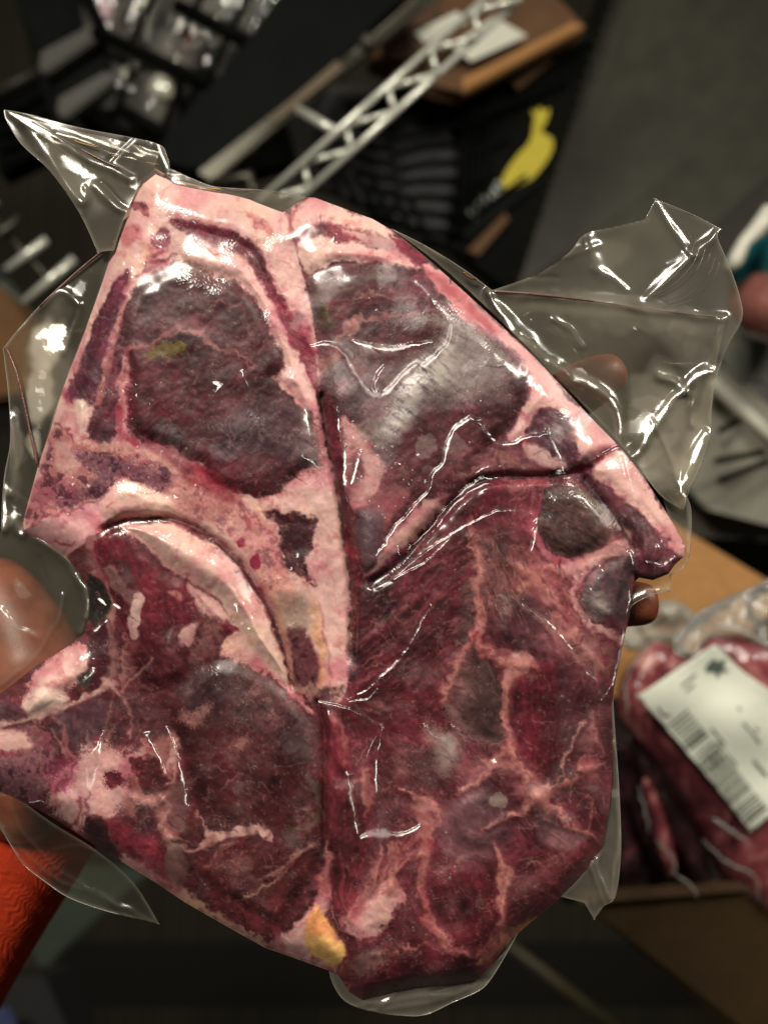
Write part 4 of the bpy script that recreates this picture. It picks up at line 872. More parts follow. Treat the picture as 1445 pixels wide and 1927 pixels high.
for s in range(5):
    ms = cell_ok & (cell_stk == s)
    ii, jj = np.nonzero(ms)
    cxp, cyp = float(X[0, int(jj.mean())]), float(Y[int(ii.mean()), 0])
    root = thing('steak', LBL[s], 'steak', P(cxp, cyp, D0 + 0.008), 'steaks sealed in the clear vacuum pack')
    ks = np.unique(cell_cls[ms]); cnt = [int((ms & (cell_cls == k)).sum()) for k in ks]; big = ks[int(np.argmax(cnt))]
    small = ms & np.isin(cell_cls, [k for k, c in zip(ks, cnt) if c < 150])
    for k in ks:
        m = ms & (cell_cls == k)
        if k == big: m = m | small
        elif m.sum() < 150: continue
        grid_mesh(PARTS[k], m, MM[PARTS[k]], root, POS, ATTR, NRM)
    # underside
    q = 4; uv = []; uf = []; vid = {}
    for i in range(0, NH - q, q):
        for j in range(0, NW - q, q):
            if not (STK[i, j] == s and max(SD[i, j], SD[i+q, j], SD[i, j+q], SD[i+q, j+q]) > 0): continue
            f = []
            for (a, b) in ((i, j), (i, j+q), (i+q, j+q), (i+q, j)):
                if (a, b) not in vid:
                    vid[(a, b)] = len(uv)
                    sdv = SD[a, b]; x = X[a, b]; y = Y[a, b]
                    if sdv < 0: x -= sdv * gx_[a, b] / gn[a, b]; y -= sdv * gy_[a, b] / gn[a, b]
                    t_ = min(max(sdv / 40, 0), 1); h = -46 * math.sqrt(1 - (1 - t_) ** 2)
                    dd = D0 - h * K * D0
                    uv.append(P(x, y, dd))
                f.append(vid[(a, b)])
            uf.append(f)
    mesh_obj('underside', uv, uf, UNDER, root, smooth=True)
# ---------------------------------------------------------------- the loose film of the bag
FILM = film_material('clear_film')
EDGE = clear_plain('film_edge', 0.30, 0.1)  # whitish bead: the bright highlight along film edges put into its colour
BLOOD = simple('blood_stained_seal', (112, 66, 60), 0.3, 0, 0.4, 200, 0.2, coat=0.5)
def dist_at(x, y):
    j = int(np.clip((x - GX0) / STEP, 0, NW - 1)); i = int(np.clip((y - GY0) / STEP, 0, NH - 1))
    return SD[i, j]
def tube(name, pts, r, mat, parent, n=6, label=None, closed=False):
    """a round wire or bead through 3D points, r metres or one radius per point"""
    pts = [Vector(p) for p in pts]; pts = [p for i, p in enumerate(pts) if i == 0 or (p - pts[i-1]).length > 1e-6] if not isinstance(r, (list, tuple)) else pts; vs = []; fs = []
    m = len(pts)
    for i, p in enumerate(pts):
        a = pts[max(i-1, 0)]; b = pts[min(i+1, m-1)]
        t = (b - a).normalized(); u = t.cross(Vector((0.13, 1, 0.2))).normalized(); w = t.cross(u)
        rr = r[i] if isinstance(r, (list, tuple)) else r
        for k in range(n):
            ang = 2 * math.pi * k / n
            vs.append(p + u * math.cos(ang) * rr + w * math.sin(ang) * rr)
    for i in range(m - 1):
        for k in range(n):
            fs.append((i*n + k, i*n + (k+1) % n, (i+1)*n + (k+1) % n, (i+1)*n + k))
    fs.append(tuple(range(n))); fs.append(tuple((m-1)*n + k for k in range(n))[::-1])
    return mesh_obj(name, vs, fs, mat, parent, smooth=True, label=label)
bag = thing('vacuum_bag', 'clear plastic vacuum bag with loose wrinkled corners, sealed tight round the steaks', 'plastic bag', P(722, 1000, D0 + 0.01))
FS = 3.2
def flap(outline, depth, folds=(), sheens=(), milk=0.05, milk_sheen_spots=(), seed=1, amp=3.0, edge=True, lamp=KEY, name='film_flap', rag=0.5, edge_r=0.00013, thick_fold=1.0, mid=None):
    """a loose piece of film: outline in photo pixels, depth = height above the pack plane in pixels at (x, y)"""
    o = smooth_closed(corners(outline), 4)
    x0, y0 = o.min(0) - 6; x1, y1 = o.max(0) + 6
    ax = np.arange(x0, x1, FS); ay = np.arange(y0, y1, FS)
    x, y = np.meshgrid(ax, ay); x = x.astype(np.float32); y = y.astype(np.float32)
    s = sdf_poly(x, y, o)
    gyy, gxx = np.gradient(s, FS); g = np.sqrt(gxx**2 + gyy**2) + 1e-6
    xs = np.where(s < 0, x - s*gxx/g, x); ys = np.where(s < 0, y - s*gyy/g, y)
    bad = s < -2.4*FS; xs = np.where(bad, x, xs); ys = np.where(bad, y, ys)
    hgt = depth(x, y) + amp * (2.2 * fbm(x, y, 150, 800 + seed, 2) + 0.25 * fbm(x, y, 50, 820 + seed, 1))
    hl = np.zeros_like(x); mk = np.full_like(x, milk) * (1 + 0.25 * fbm(x, y, 60, 840 + seed, 2))
    wx = x + 3 * fbm(x, y, 40, 860 + seed, 2); wy = y + 3 * fbm(x, y, 40, 870 + seed, 2)
    rf = np.random.RandomState(300 + seed); cxm, cym = o.mean(0); extra = []
    for k in range(4):
        a0_, b0_ = outline[rf.randint(len(outline))]; t1 = rf.uniform(.3, .9); ex, ey = a0_ + (cxm - a0_)*t1 + rf.normal(0, 14), b0_ + (cym - b0_)*t1 + rf.normal(0, 14)
        extra.append(([(a0_, b0_, 2.5), ((a0_+ex)/2 + rf.normal(0, 6), (b0_+ey)/2 + rf.normal(0, 6), 2.0), (ex, ey, .8)], rf.uniform(-3, 4), rf.uniform(.0, .2)))
    for (pts, am, hv) in list(folds) + extra:
        p = smooth_open(np.array(pts, float)); d, w, sd = sdf_line(wx, wy, p)
        hgt += am * np.exp(-(d / (w * 1.5 + 3)) ** 2)
        hl = np.maximum(hl, min(1, hv + .12) * np.exp(-(d / (w * 1.25 + 1.5)) ** 2) * np.clip(.8 + .8 * fbm(x, y, 18, 880 + seed, 2), 0, 1))
        mk += 0.10 * hv * np.exp(-(d / (w * .8 + 1)) ** 2)  # fold highlight also whitened through the milk
    for (cx, cy, rx, ry, rot, am) in sheens:
        t = math.radians(rot); u = ((x-cx)*math.cos(t) + (y-cy)*math.sin(t)) / rx; v = (-(x-cx)*math.sin(t) + (y-cy)*math.cos(t)) / ry
        q = 1 - np.sqrt(u*u + v*v) + rag * fbm(x, y, 26, 890 + seed, 4)
        hl = np.maximum(hl, (0.4 + 0.58 * am) * sstep(0.0, 0.22, q)); mk += 0.16 * am * sstep(0, .2, q)  # sheen also whitened through the milk
    for (cx, cy, rx, ry, rot, am) in milk_sheen_spots:
        t = math.radians(rot); u = ((x-cx)*math.cos(t) + (y-cy)*math.sin(t)) / rx; v = (-(x-cx)*math.sin(t) + (y-cy)*math.cos(t)) / ry
        mk += am * sstep(0, .5, 1 - np.sqrt(u*u + v*v) + .25 * fbm(x, y, 40, 900 + seed, 2))
    mk += 0.10 * np.exp(-(s / 4.0) ** 2)
    d = D0 - hgt * (K * D0)
    pos = np.stack([(xs - 722.5) * K * d, d, (963.5 - ys) * K * d], -1).astype(np.float64)
    pf = np.stack([(x - 722.5) * K * d, d, (963.5 - y) * K * d], -1).astype(np.float64)
    nrm = normals_of(pf); fn = toward_lamp(nrm, pf, np.clip(hl, 0, .97), lamp)
    nh, nw = x.shape; idx = np.arange(nh*nw).reshape(nh, nw)
    cm = np.maximum.reduce([s[:-1, :-1], s[1:, :-1], s[:-1, 1:], s[1:, 1:]]) > 0
    q4 = np.stack([idx[:-1, :-1][cm], idx[1:, :-1][cm], idx[1:, 1:][cm], idx[:-1, 1:][cm]], 1)
    used, inv = np.unique(q4.ravel(), return_inverse=True)
    me = bpy.data.meshes.new(name); nv, nf = len(used), len(q4)
    me.vertices.add(nv); me.vertices.foreach_set('co', (pos.reshape(-1, 3)[used] - np.array(bag.location)).astype(np.float32).ravel())
    me.loops.add(nf*4); me.loops.foreach_set('vertex_index', inv.astype(np.int32).ravel())
    me.polygons.add(nf); me.polygons.foreach_set('loop_start', np.arange(0, nf*4, 4, dtype=np.int32)); me.polygons.foreach_set('loop_total', np.full(nf, 4, np.int32))
    me.polygons.foreach_set('use_smooth', np.ones(nf, bool)); me.update(calc_edges=True)
    at = me.attributes.new('film_normal', 'FLOAT_VECTOR', 'POINT'); at.data.foreach_set('vector', fn.reshape(-1, 3)[used].astype(np.float32).ravel())
    at = me.attributes.new('milk', 'FLOAT', 'POINT'); at.data.foreach_set('value', np.clip(mk, 0, .9).reshape(-1)[used].astype(np.float32))
    me.materials.append(FILM); ob = link_mesh(name, me, bag)
    if edge:
        for (a, b) in (edge if isinstance(edge, (list, tuple)) else [(0, len(outline) - 1)]):
            seg = smooth_open(np.array(corners(outline[a:b+1], False), float), 4)
            pts = []
            for (ex, ey) in seg:
                hh = float(depth(np.array([[ex]], np.float32), np.array([[ey]], np.float32))[0, 0])
                pts.append(P(ex, ey, D0 - hh * K * D0 - 0.0001))
            tube('film_edge', pts, edge_r, EDGE, bag, 5)
    return ob
def seam(pts, w, h, mat=BLOOD):
    p = smooth_open(np.array(pts, float), 5)
    return tube('seal_seam', [P(a, b, D0 - h * K * D0) for a, b in p], w * K * D0 / 2.6, mat, bag, 6)
C0 = lambda v: (lambda x, y: np.full_like(x, v))
# top left corner
flap([(8,206),(60,216),(150,240),(245,258),(300,272),(313,290),(318,318),(300,345),(262,350),(238,400),(215,470),(184,474),(150,400),(95,322),(40,270),(12,225)],
     lambda x, y: 8 + 0.10 * (300 - x) + 0 * y, folds=[([(20,212,3),(90,250,4),(170,300,4),(250,335,3)],5,.35), ([(180,350,4),(215,385,4),(238,400,2)],6,.5), ([(40,225,3),(90,290,5),(150,380,4)],6,.25), ([(300,275,4),(310,300,5),(316,322,4)],9,.7)],
     sheens=[(75,270,30,14,45,.28),(140,310,44,16,30,.30),(250,342,10,16,0,.6)], milk=.10, milk_sheen_spots=[(130,330,90,50,40,.10)], seed=1, edge=[(0,8),(11,15)])
flap([(12,208),(100,235),(220,262),(300,285),(280,350),(200,345),(90,262)], lambda x, y: -6 + 0.02 * (300 - x), milk=.07, seed=2, folds=[([(110,250,3),(160,268,3),(210,290,3),(290,308,2)],4,.3)], edge=False)
seam([(125,258),(150,268),(165,272),(182,276)], 3, 26, simple('yellow_print', (170,135,60), .5)); seam([(182,276),(205,290),(250,300),(298,309)], 2, 16, bpy.data.materials['yellow_print'])
seam([(60,228),(120,262),(190,300),(225,315)], 3.5, 24)
flap([(316,315),(360,335),(400,350),(440,354),(500,358),(570,369),(600,380),(560,400),(530,415),(430,388),(340,362),(300,350)], C0(6), milk=.13, folds=[([(330,345,3),(370,352,3),(414,357,2)],3,.4)], seed=3, edge=[(0,5)])
seam([(332,344),(360,349),(414,356)], 3, 10, bpy.data.materials['yellow_print'])
# left side
flap([(216,452),(150,505),(75,575),(12,648),(8,668),(16,740),(20,830),(8,900),(2,1000),(-60,1050),(-60,1480),(0,1500),(60,1480),(100,1260),(150,1215),(175,1180),(172,1120),(140,1060),(60,1000),(60,940),(110,780),(180,580)],
     lambda x, y: 4 + 0 * x, folds=[([(12,652,4),(60,590,4),(110,550,4),(150,568,4)],5,.4), ([(150,575,4),(135,620,4),(120,660,4)],4,.3), ([(5,990,5),(20,970,8),(36,990,8),(44,1004,4)],8,.9),
      ([(8,900,3),(10,960,4),(14,990,6)],5,.7), ([(70,1012,3),(110,1040,4),(140,1075,4),(158,1110,4),(164,1150,4),(150,1190,3)],5,.45), ([(118,1120,2),(112,1160,3),(90,1200,3),(60,1240,3),(0,1290,2)],4,.4),
      ([(0,1150,3),(30,1180,3),(70,1200,3)],5,.5), ([(20,790,4),(28,860,4),(20,930,4)],5,.3), ([(150,1085,3),(165,1120,4),(160,1160,3)],6,.7)],
     sheens=[(100,640,30,44,32,.55),(76,740,18,50,4,.45),(66,830,10,22,0,.4),(28,830,16,70,0,.1),(40,1110,26,10,60,.4),(150,540,14,40,15,.22),(20,980,16,22,20,.5)], milk=.06,
     milk_sheen_spots=[(98,645,44,62,35,.42),(74,745,30,80,8,.30),(100,700,60,140,10,.12),(64,830,16,34,0,.3),(30,850,18,90,0,.10)], seed=4, edge=[(0,8)], rag=.8)  # milk here stands in for the silvery reflection on the film
seam([(215,454),(150,507),(75,577)], 5, 8); seam([(12,655),(30,700),(45,760),(58,820),(70,876)], 5, 8)
# bottom left
flap([(-60,1540),(0,1556),(20,1590),(45,1628),(85,1660),(130,1690),(190,1712),(235,1724),(300,1740),(250,1660),(180,1600),(100,1550),(0,1480),(-60,1460)], lambda x, y: -8 + 0 * x, milk=.025,
     folds=[([(-20,1500,3),(10,1560,3),(50,1610,3),(110,1655,3),(200,1695,3),(290,1735,2)],3,.25), ([(20,1500,2),(40,1560,3),(90,1620,3),(160,1670,2)],3,.2)], seed=6, edge=[(0,8)])
# bottom
flap([(618,1815),(626,1850),(650,1885),(700,1904),(760,1912),(802,1910),(850,1888),(900,1866),(922,1845),(950,1800),(975,1755),(900,1830),(700,1860)], C0(-4), milk=.13,
     folds=[([(680,1890,3),(760,1882,3),(850,1868,3)],3,.35), ([(720,1900,3),(800,1890,3),(880,1862,3)],3,.3)], seed=7, edge=[(0,10)])
# lower right
flap([(1152,1300),(1157,1380),(1164,1480),(1168,1600),(1158,1686),(1136,1706),(1118,1730),(1100,1700),(1055,1688),(1100,1640),(1130,1580),(1145,1450),(1145,1350)], C0(-2), milk=.10,
     folds=[([(1158,1400,3),(1163,1500,3),(1162,1600,4),(1152,1690,3)],5,.6), ([(1122,1615,2),(1135,1660,3),(1150,1695,3)],5,.7), ([(1112,1625,2),(1130,1680,3),(1140,1702,2)],4,.4)], seed=8, edge=[(0,8)])
# upper right: the big loose corner, front and back sheet
BIG = [(736,430),(800,462),(870,505),(925,546),(1010,515),(1070,475),(1100,440),(1160,425),(1214,412),(1234,375),(1300,402),(1355,430),(1350,448),(1372,500),(1392,560),(1396,600),(1370,650),(1346,712),(1338,770),(1336,820),(1318,880),(1296,925),(1286,960),(1240,930),(1180,850),(1050,712),(930,592),(820,492)]
flap(BIG, lambda x, y: -8 + 0.05 * (x - 900) - 0.02 * (y - 500), folds=[([(925,548,3),(1000,556,4),(1100,565,4),(1200,578,4),(1300,592,4),(1368,598,3)],7,.35),
      ([(922,550,3),(945,590,6),(985,640,9),(1035,680,9),(1090,715,8),(1140,742,7),(1160,770,6),(1166,810,5),(1160,850,4)],12,.75), ([(1235,378,2),(1270,440,3),(1305,480,3)],5,.2),
      ([(1350,440,3),(1300,480,5),(1260,520,6),(1220,560,4)],6,.25), ([(1110,445,4),(1120,480,6),(1135,520,6)],5,.3), ([(1360,605,4),(1345,660,6),(1325,700,6),(1310,740,5),(1305,800,5)],8,.4),
      ([(1340,700,3),(1312,705,6),(1282,735,4),(1250,775,5),(1215,825,5),(1190,860,4)],10,.9), ([(1290,738,3),(1270,716,5),(1240,706,5)],7,.6), ([(1330,815,4),(1310,850,5),(1290,900,5),(1280,925,4)],8,.9),
      ([(1000,510,2),(1060,480,3),(1130,460,2)],3,.2), ([(1115,505,3),(1150,520,3),(1180,545,2)],3,.2), ([(1040,600,2),(1070,615,3),(1095,650,2)],4,.5)],
     sheens=[(1010,665,70,16,38,.35),(1200,800,52,20,-30,.55),(1225,760,50,14,0,.3),(1110,720,50,14,35,.4),(1280,620,30,22,0,.2),(1235,850,60,16,-45,.35),(1160,560,120,12,8,.14)], milk=.07,
     milk_sheen_spots=[(1250,780,90,120,0,.14),(1160,590,220,40,8,.06),(1150,480,40,50,60,.06),(1240,880,70,60,0,.12)], seed=9, edge=[(8,22),(0,3)], amp=5, rag=.4)
flap([(925,546),(1010,552),(1100,562),(1200,576),(1300,590),(1366,597),(1345,700),(1338,780),(1300,900),(1280,960),(1180,850),(1050,715),(950,600)], C0(-34), milk=.08, seed=10, amp=6,
     folds=[([(1000,600,4),(1100,680,6),(1180,720,5)],8,.3), ([(1200,620,5),(1240,700,6),(1260,800,6)],8,.25), ([(1150,880,4),(1210,820,6),(1290,740,4)],8,.4)], edge=[(0,5)],
     sheens=[(1300,650,16,40,20,.3),(1190,870,26,30,0,.3)])
seam([(925,548),(1010,554),(1100,564),(1200,578),(1300,592),(1366,598)], 4, 2)
for k in range(7):
    tube('film_pleat', [P(a, b, D0 - 0.0005) for a, b in smooth_open([(1300+k*9, 440+k*9), (1286+k*9, 480+k*8), (1250+k*9, 520+k*7), (1215+k*8, 545+k*5)], 4)], 0.00012, EDGE, bag, 4)
seam([(872,512),(884,522),(896,524)], 6, 0, simple('brown_juice', (96, 66, 44), .25, coat=.6))
# small piece over the fingertip
flap([(1240,915),(1286,925),(1300,960),(1298,1040),(1284,1070),(1262,1082),(1260,1112),(1230,1118),(1195,1135),(1182,1150),(1190,1090),(1262,1060),(1280,1030),(1262,985)], C0(-14), milk=.12,
     folds=[([(1290,930,3),(1296,980,4),(1294,1040,3)],5,.6), ([(1190,1130,2),(1225,1112,3),(1258,1108,3)],5,.8), ([(1200,1095,3),(1240,1090,4),(1262,1078,3)],5,.5)], seed=11, edge=[(0,9)])
# ---------------------------------------------------------------- the person: hand behind the pack, sleeve
def skin_mesh(name, joints, edges, mat, parent, sub=2, root=0):
    me = bpy.data.meshes.new(name + '_rig')
    me.from_pydata([tuple(j[0] - origin_of(parent)) for j in joints], edges, []); ob = bpy.data.objects.new(name, me); COLL.objects.link(ob)
    ob.parent = parent
    md = ob.modifiers.new('skin', 'SKIN'); md.use_smooth_shade = True
    if not me.skin_vertices: me.skin_vertices.new() if hasattr(me.skin_vertices, 'new') else None
    sv = me.skin_vertices[0].data
    for i, j in enumerate(joints):
        r = j[1]; sv[i].radius = (r, r) if not isinstance(r, tuple) else r; sv[i].use_root = (i == root)
    ss = ob.modifiers.new('sub', 'SUBSURF'); ss.levels = sub; ss.render_levels = sub
    bpy.context.view_layer.update()
    dg = bpy.context.evaluated_depsgraph_get()
    m2 = bpy.data.meshes.new_from_object(ob.evaluated_get(dg)); m2.name = name
    ob.modifiers.clear(); ob.data = m2; m2.materials.clear(); m2.materials.append(mat)
    m2.polygons.foreach_set('use_smooth', [True] * len(m2.polygons))
    return ob
SKIN, nt_, b_ = new_mat('skin')
tc_ = nt_.nodes.new('ShaderNodeTexCoord'); n_ = nt_.nodes.new('ShaderNodeTexNoise'); n_.inputs['Scale'].default_value = 90; n_.inputs['Detail'].default_value = 5
v_ = nt_.nodes.new('ShaderNodeTexVoronoi'); v_.inputs['Scale'].default_value = 1600
r_ = nt_.nodes.new('ShaderNodeValToRGB'); r_.color_ramp.elements[0].position = .35; r_.color_ramp.elements[1].position = .65
r_.color_ramp.elements[0].color = (*lin((122, 62, 45)), 1); r_.color_ramp.elements[1].color = (*lin((158, 92, 68)), 1)
nt_.links.new(tc_.outputs['Object'], n_.inputs['Vector']); nt_.links.new(tc_.outputs['Object'], v_.inputs['Vector']); nt_.links.new(n_.outputs['Fac'], r_.inputs['Fac']); nt_.links.new(r_.outputs['Color'], b_.inputs['Base Color'])
bp_ = nt_.nodes.new('ShaderNodeBump'); bp_.inputs['Strength'].default_value = .2; bp_.inputs['Distance'].default_value = .0003
nt_.links.new(v_.outputs['Distance'], bp_.inputs['Height']); nt_.links.new(bp_.outputs['Normal'], b_.inputs['Normal'])
b_.inputs['Roughness'].default_value = .42; b_.inputs['Subsurface Weight'].default_value = .15; b_.inputs['Subsurface Scale'].default_value = .002; b_.inputs['Subsurface Radius'].default_value = (1, .35, .2)
man = thing('person', 'hand in an orange-red ribbed sleeve holding the vacuum pack from behind', 'person', P(100, 1450, 0.32))
DH = 0.290
J = [(P(-20,1560,.315), .024), (P(90,1400,.308), .025), (P(300,1250,.305), (.034,.016)), (P(520,1130,.303), (.038,.014)), (P(640,1060,.302), (.036,.012))]
E = [(0,1),(1,2),(2,3),(3,4)]
def chain(root, pts):
    a = root
    for p, r in pts:
        J.append((p, r)); E.append((a, len(J) - 1)); a = len(J) - 1
chain(4, [(P(760,950,.300),.0105),(P(900,850,.296),.0098),(P(1010,782,.292),.0108),(P(1095,728,.290),.0102),(P(1150,702,.289),.0085),(P(1176,690,.289),.0048)])
chain(4, [(P(800,1010,.300),.0105),(P(950,950,.296),.0100),(P(1070,905,.292),.0092),(P(1150,885,.288),.0080),(P(1180,878,.288),.004)])
chain(4, [(P(800,1080,.300),.0102),(P(950,1050,.297),.0096),(P(1100,1020,.294),.0088),(P(1190,1005,.292),.0078),(P(1215,1000,.292),.004)])
chain(3, [(P(720,1170,.301),.0098),(P(900,1155,.298),.0090),(P(1060,1140,.290),.0086),(P(1170,1136,.279),.0085),(P(1218,1136,.277),.0080),(P(1238,1136,.277),.0052)])
chain(1, [(P(90,1300,.325),.020),(P(60,1220,.330),.0190),(P(20,1140,.335),.0165),(P(-10,1085,.336),.0120),(P(-25,1055,.336),.006)])
hand = skin_mesh('hand', J, E, SKIN, man, 3)
# sleeve: crinkled ribbed cloth round the forearm
sv, sf = [], []
NA, NL = 360, 260
a0, a1 = Vector(P(-190, 1930, .345)), Vector(P(90, 1430, .312))
ax_ = (a1 - a0); t_ = ax_.normalized(); u_ = t_.cross(Vector((0, 1, 0))).normalized(); w_ = t_.cross(u_)
for i in range(NL):
    s_ = i / (NL - 1)
    for k in range(NA):
        an = 2 * math.pi * k / NA
        rr = 0.0345 - 0.004 * s_ + 0.0015 * math.sin(3 * an + 4 * s_)
        xx = k / NA * 22.0; yy = s_ * 15.0
        q = xx * 3.2 + 1.6 * math.sin(yy * 0.9 + 1.3) + 1.1 * float(math.sin(xx * 0.8 + yy * 1.7)) + 0.6 * math.sin(yy * 3.1 + xx)
        q += 1.3 * math.sin(yy * 2.3 + 0.7 * xx) * math.sin(xx * .9 - yy) + .5 * math.sin(yy * 7.1 + xx * 3)
        rr += 0.00015 * math.sin(q * 5.5) + 0.00012 * math.sin(q * 9 + yy * 5)
        if s_ > 0.95: rr -= 0.004 * ((s_ - .95) / .05) ** 2
        cc = math.copysign(abs(math.cos(an)) ** .75, math.cos(an)); ss_ = math.copysign(abs(math.sin(an)) ** .75, math.sin(an))
        sv.append(a0 + ax_ * s_ + (u_ * cc + w_ * ss_ * .5) * rr)
for i in range(NL - 1):
    for k in range(NA):
        sf.append((i*NA + k, i*NA + (k+1) % NA, (i+1)*NA + (k+1) % NA, (i+1)*NA + k))
CL = simple('orange_cloth', (206, 66, 36), .85, 0, .2, 160, .35, spec=.15)
mesh_obj('sleeve', sv, sf, CL, man, smooth=True)
# ---------------------------------------------------------------- the storeroom behind
def slab(name, pts, thick, mat, parent=None, label=None, bevel=0.0):
    """plate from photo-pixel corners (x, y, distance), thick metres deep away from the camera"""
    f = [P(*p) for p in pts]; n = (f[1] - f[0]).cross(f[2] - f[0]).normalized()
    if n.y < 0: n = -n
    b = [p + n * thick for p in f]; m = len(f)
    fs = [tuple(range(m)), tuple(range(2*m - 1, m - 1, -1))] + [(i, (i+1) % m, (i+1) % m + m, i + m) for i in range(m)]
    o = mesh_obj(name, f + b, fs, mat, parent, label=label)
    if bevel:
        bm = bmesh.new(); bm.from_mesh(o.data)
        bmesh.ops.bevel(bm, geom=list(bm.edges), offset=bevel, segments=2, affect='EDGES'); bm.to_mesh(o.data); bm.free()
    return o
def at_d(pts, d): return [(x, y, d) for x, y in pts]
BLK = simple('black_plastic', (9, 10, 8), .6, 0, .3, 20, .2, spec=.04)
BLK2 = simple('charcoal_plastic', (15, 17, 16), .6, 0, .25, 20, .2, spec=.04)
LIP = simple('lip_grey_plastic', (50, 48, 38), .5, 0, .25, 40, .2)  # paler grey for lips, rims and rivets
STEEL = simple('chromed_wire', (222, 224, 210), .22, .45, .12, 80, .1)
DULL = simple('dull_steel', (70, 68, 58), .35, .6, .2, 30, .1)
CARD = simple('cardboard', (156, 112, 64), .85, 0, .18, 26, .4)
CARDD = simple('cardboard_brown', (92, 64, 40), .85, 0, .2, 30, .4)
PAPER = simple('paper', (205, 204, 190), .7, 0, .06, 40, .2)
WALL = simple('grey_wall_sheet', (72, 72, 62), .38, .1, .22, 3, .06)
WALL_SHADOW = simple('wall_shadow_sheet', (25, 20, 12), .5, 0, .12, 6, .05)
WHITE = simple('white_plastic', (196, 194, 180), .4, 0, .08, 20, .1)
TUB = simple('grey_plastic', (158, 156, 142), .5, 0, .12, 14, .2)
TEAL = simple('teal_plastic', (20, 92, 98), .4, 0, .2, 20, .2)
YEL = simple('yellow_print_ink', (184,168,20), .6, 0, .1, 40, .1)
GREYINK = simple('grey_print_ink', (150,156,148), .6, 0, .1, 40, .1)
GLASS = clear_plain('drinking_glass', .10, .06)
# setting
FLOORM, nf_, bf_ = new_mat('floor_mat')
tcf = nf_.nodes.new('ShaderNodeTexCoord'); ckf = nf_.nodes.new('ShaderNodeTexNoise'); ckf.inputs['Scale'].default_value = 5
br = nf_.nodes.new('ShaderNodeTexBrick'); br.inputs['Scale'].default_value = 26; br.offset = 0; br.inputs['Brick Width'].default_value = .5; br.inputs['Row Height'].default_value = .5
br.inputs['Color1'].default_value = (*lin((52, 48, 30)), 1); br.inputs['Color2'].default_value = (*lin((42, 39, 25)), 1); br.inputs['Mortar'].default_value = (*lin((20, 18, 11)), 1); br.inputs['Mortar Size'].default_value = .06
nf_.links.new(tcf.outputs['Object'], br.inputs['Vector']); nf_.links.new(br.outputs['Color'], bf_.inputs['Base Color']); bf_.inputs['Roughness'].default_value = .8
fl = mesh_obj('floor', [(-2.2, 1.75, -1.6), (2.2, 1.75, -1.6), (2.2, 1.85, 1.6), (-2.2, 1.85, 1.6)], [(0, 1, 2, 3)], FLOORM)
bpy.data.objects[fl.name]['kind'] = 'structure'
w1 = slab('wall', [(1165,-160,1.30),(1900,-160,1.30),(1900,900,1.12),(1010,900,1.15),(950,560,1.22)], .03, WALL); w1['kind'] = 'structure'
t = thing('wall_edging', 'dark riveted edging strip down the left side of the grey wall', 'edging', P(1060,270,1.2))
slab('strip', [(1136,-60,1.25),(1172,-60,1.25),(972,545,1.18),(944,545,1.18)], .02, BLK2, t)
for k in range(22):
    x = 1160 - k*9.0; y = -20 + k*25.5
    tube('rivet', [P(x, y, 1.175), P(x+1, y+1, 1.17)], .0035, LIP, t, 8)
d1 = slab('wall_shadow_panel', [(1190,560,1.05),(1450,325,1.05),(1800,300,1.05),(1800,800,1.0),(1330,760,1.0)], .03, WALL_SHADOW); tag(d1, 'dark brown panel standing in for a shadow on the wall, behind the loose upper right bag corner', 'panel')  # dark panel put in for the shadow lying across the wall
# shelving frame, upper left: black racks of glasses
rk = thing('glass_rack', 'black plastic rack of drinking glasses behind the bag at the top left', 'glass rack', P(330,130,.95))
slab('side_panel', at_d([(545,-40),(790,-40),(640,112),(400,326),(290,300),(312,250),(430,120)], .86), .02, BLK2, rk, bevel=.002)
for a, b in (((178,58),(410,166)), ((330,8),(515,100)), ((225,205),(330,262)), ((150,-30),(205,80))):
    tube('divider', [P(a[0],a[1],.90), P(b[0],b[1],.90)], .0075, BLK, rk, 8)
for a, b in (((300,-30),(235,110)), ((390,-30),(300,150)), ((470,-20),(385,165)), ((250,130),(215,215)), ((345,150),(300,260)), ((440,170),(395,280)), ((560,-10),(470,150))):
    tube('divider', [P(a[0],a[1],.915), P(b[0],b[1],.915)], .0042, BLK, rk, 8)
for a, b in (((200,85),(430,185)), ((350,30),(530,118))):
    tube('rim', [P(a[0],a[1],.905), P(b[0],b[1],.905)], .004, LIP, rk, 8)
slab('rack_back', at_d([(130,-60),(600,-60),(470,330),(250,330),(190,200)], 1.06), .01, simple('rack_olive', (24,24,19), .6, 0, .4, 30, .3), rk)
def lathe(name, prof, base, axis, mat, parent=None, n=28, label=None):
    axis = Vector(axis).normalized(); u = axis.cross(Vector((0.3, 1, .1))).normalized(); w = axis.cross(u); vs = []; fs = []
    for (r, h) in prof:
        for k in range(n):
            a = 2*math.pi*k/n; vs.append(Vector(base) + axis*h + (u*math.cos(a) + w*math.sin(a))*r)
    for i in range(len(prof) - 1):
        for k in range(n): fs.append((i*n+k, i*n+(k+1) % n, (i+1)*n+(k+1) % n, (i+1)*n+k))
    return mesh_obj(name, vs, fs, mat, parent, smooth=True, label=label)
GPROF = [(.0005,0),(.020,.001),(.023,.006),(.024,.02),(.030,.06),(.034,.10),(.033,.10),(.029,.06),(.022,.02),(.018,.008),(.0005,.007)]
PALEG = simple('pale_highlight', (205, 205, 186), .18, .2, .15, 60, .1, coat=1); ROSE = simple('rose_highlight', (200, 168, 176), .2, 0, .15, 60, .1, coat=1)
DIM = simple('dim_highlight', (92, 96, 92), .15, 0, .3, 40, .2, coat=1); REDG = simple('red_highlight', (92, 34, 34), .2, 0, .3, 40, .2, coat=1)
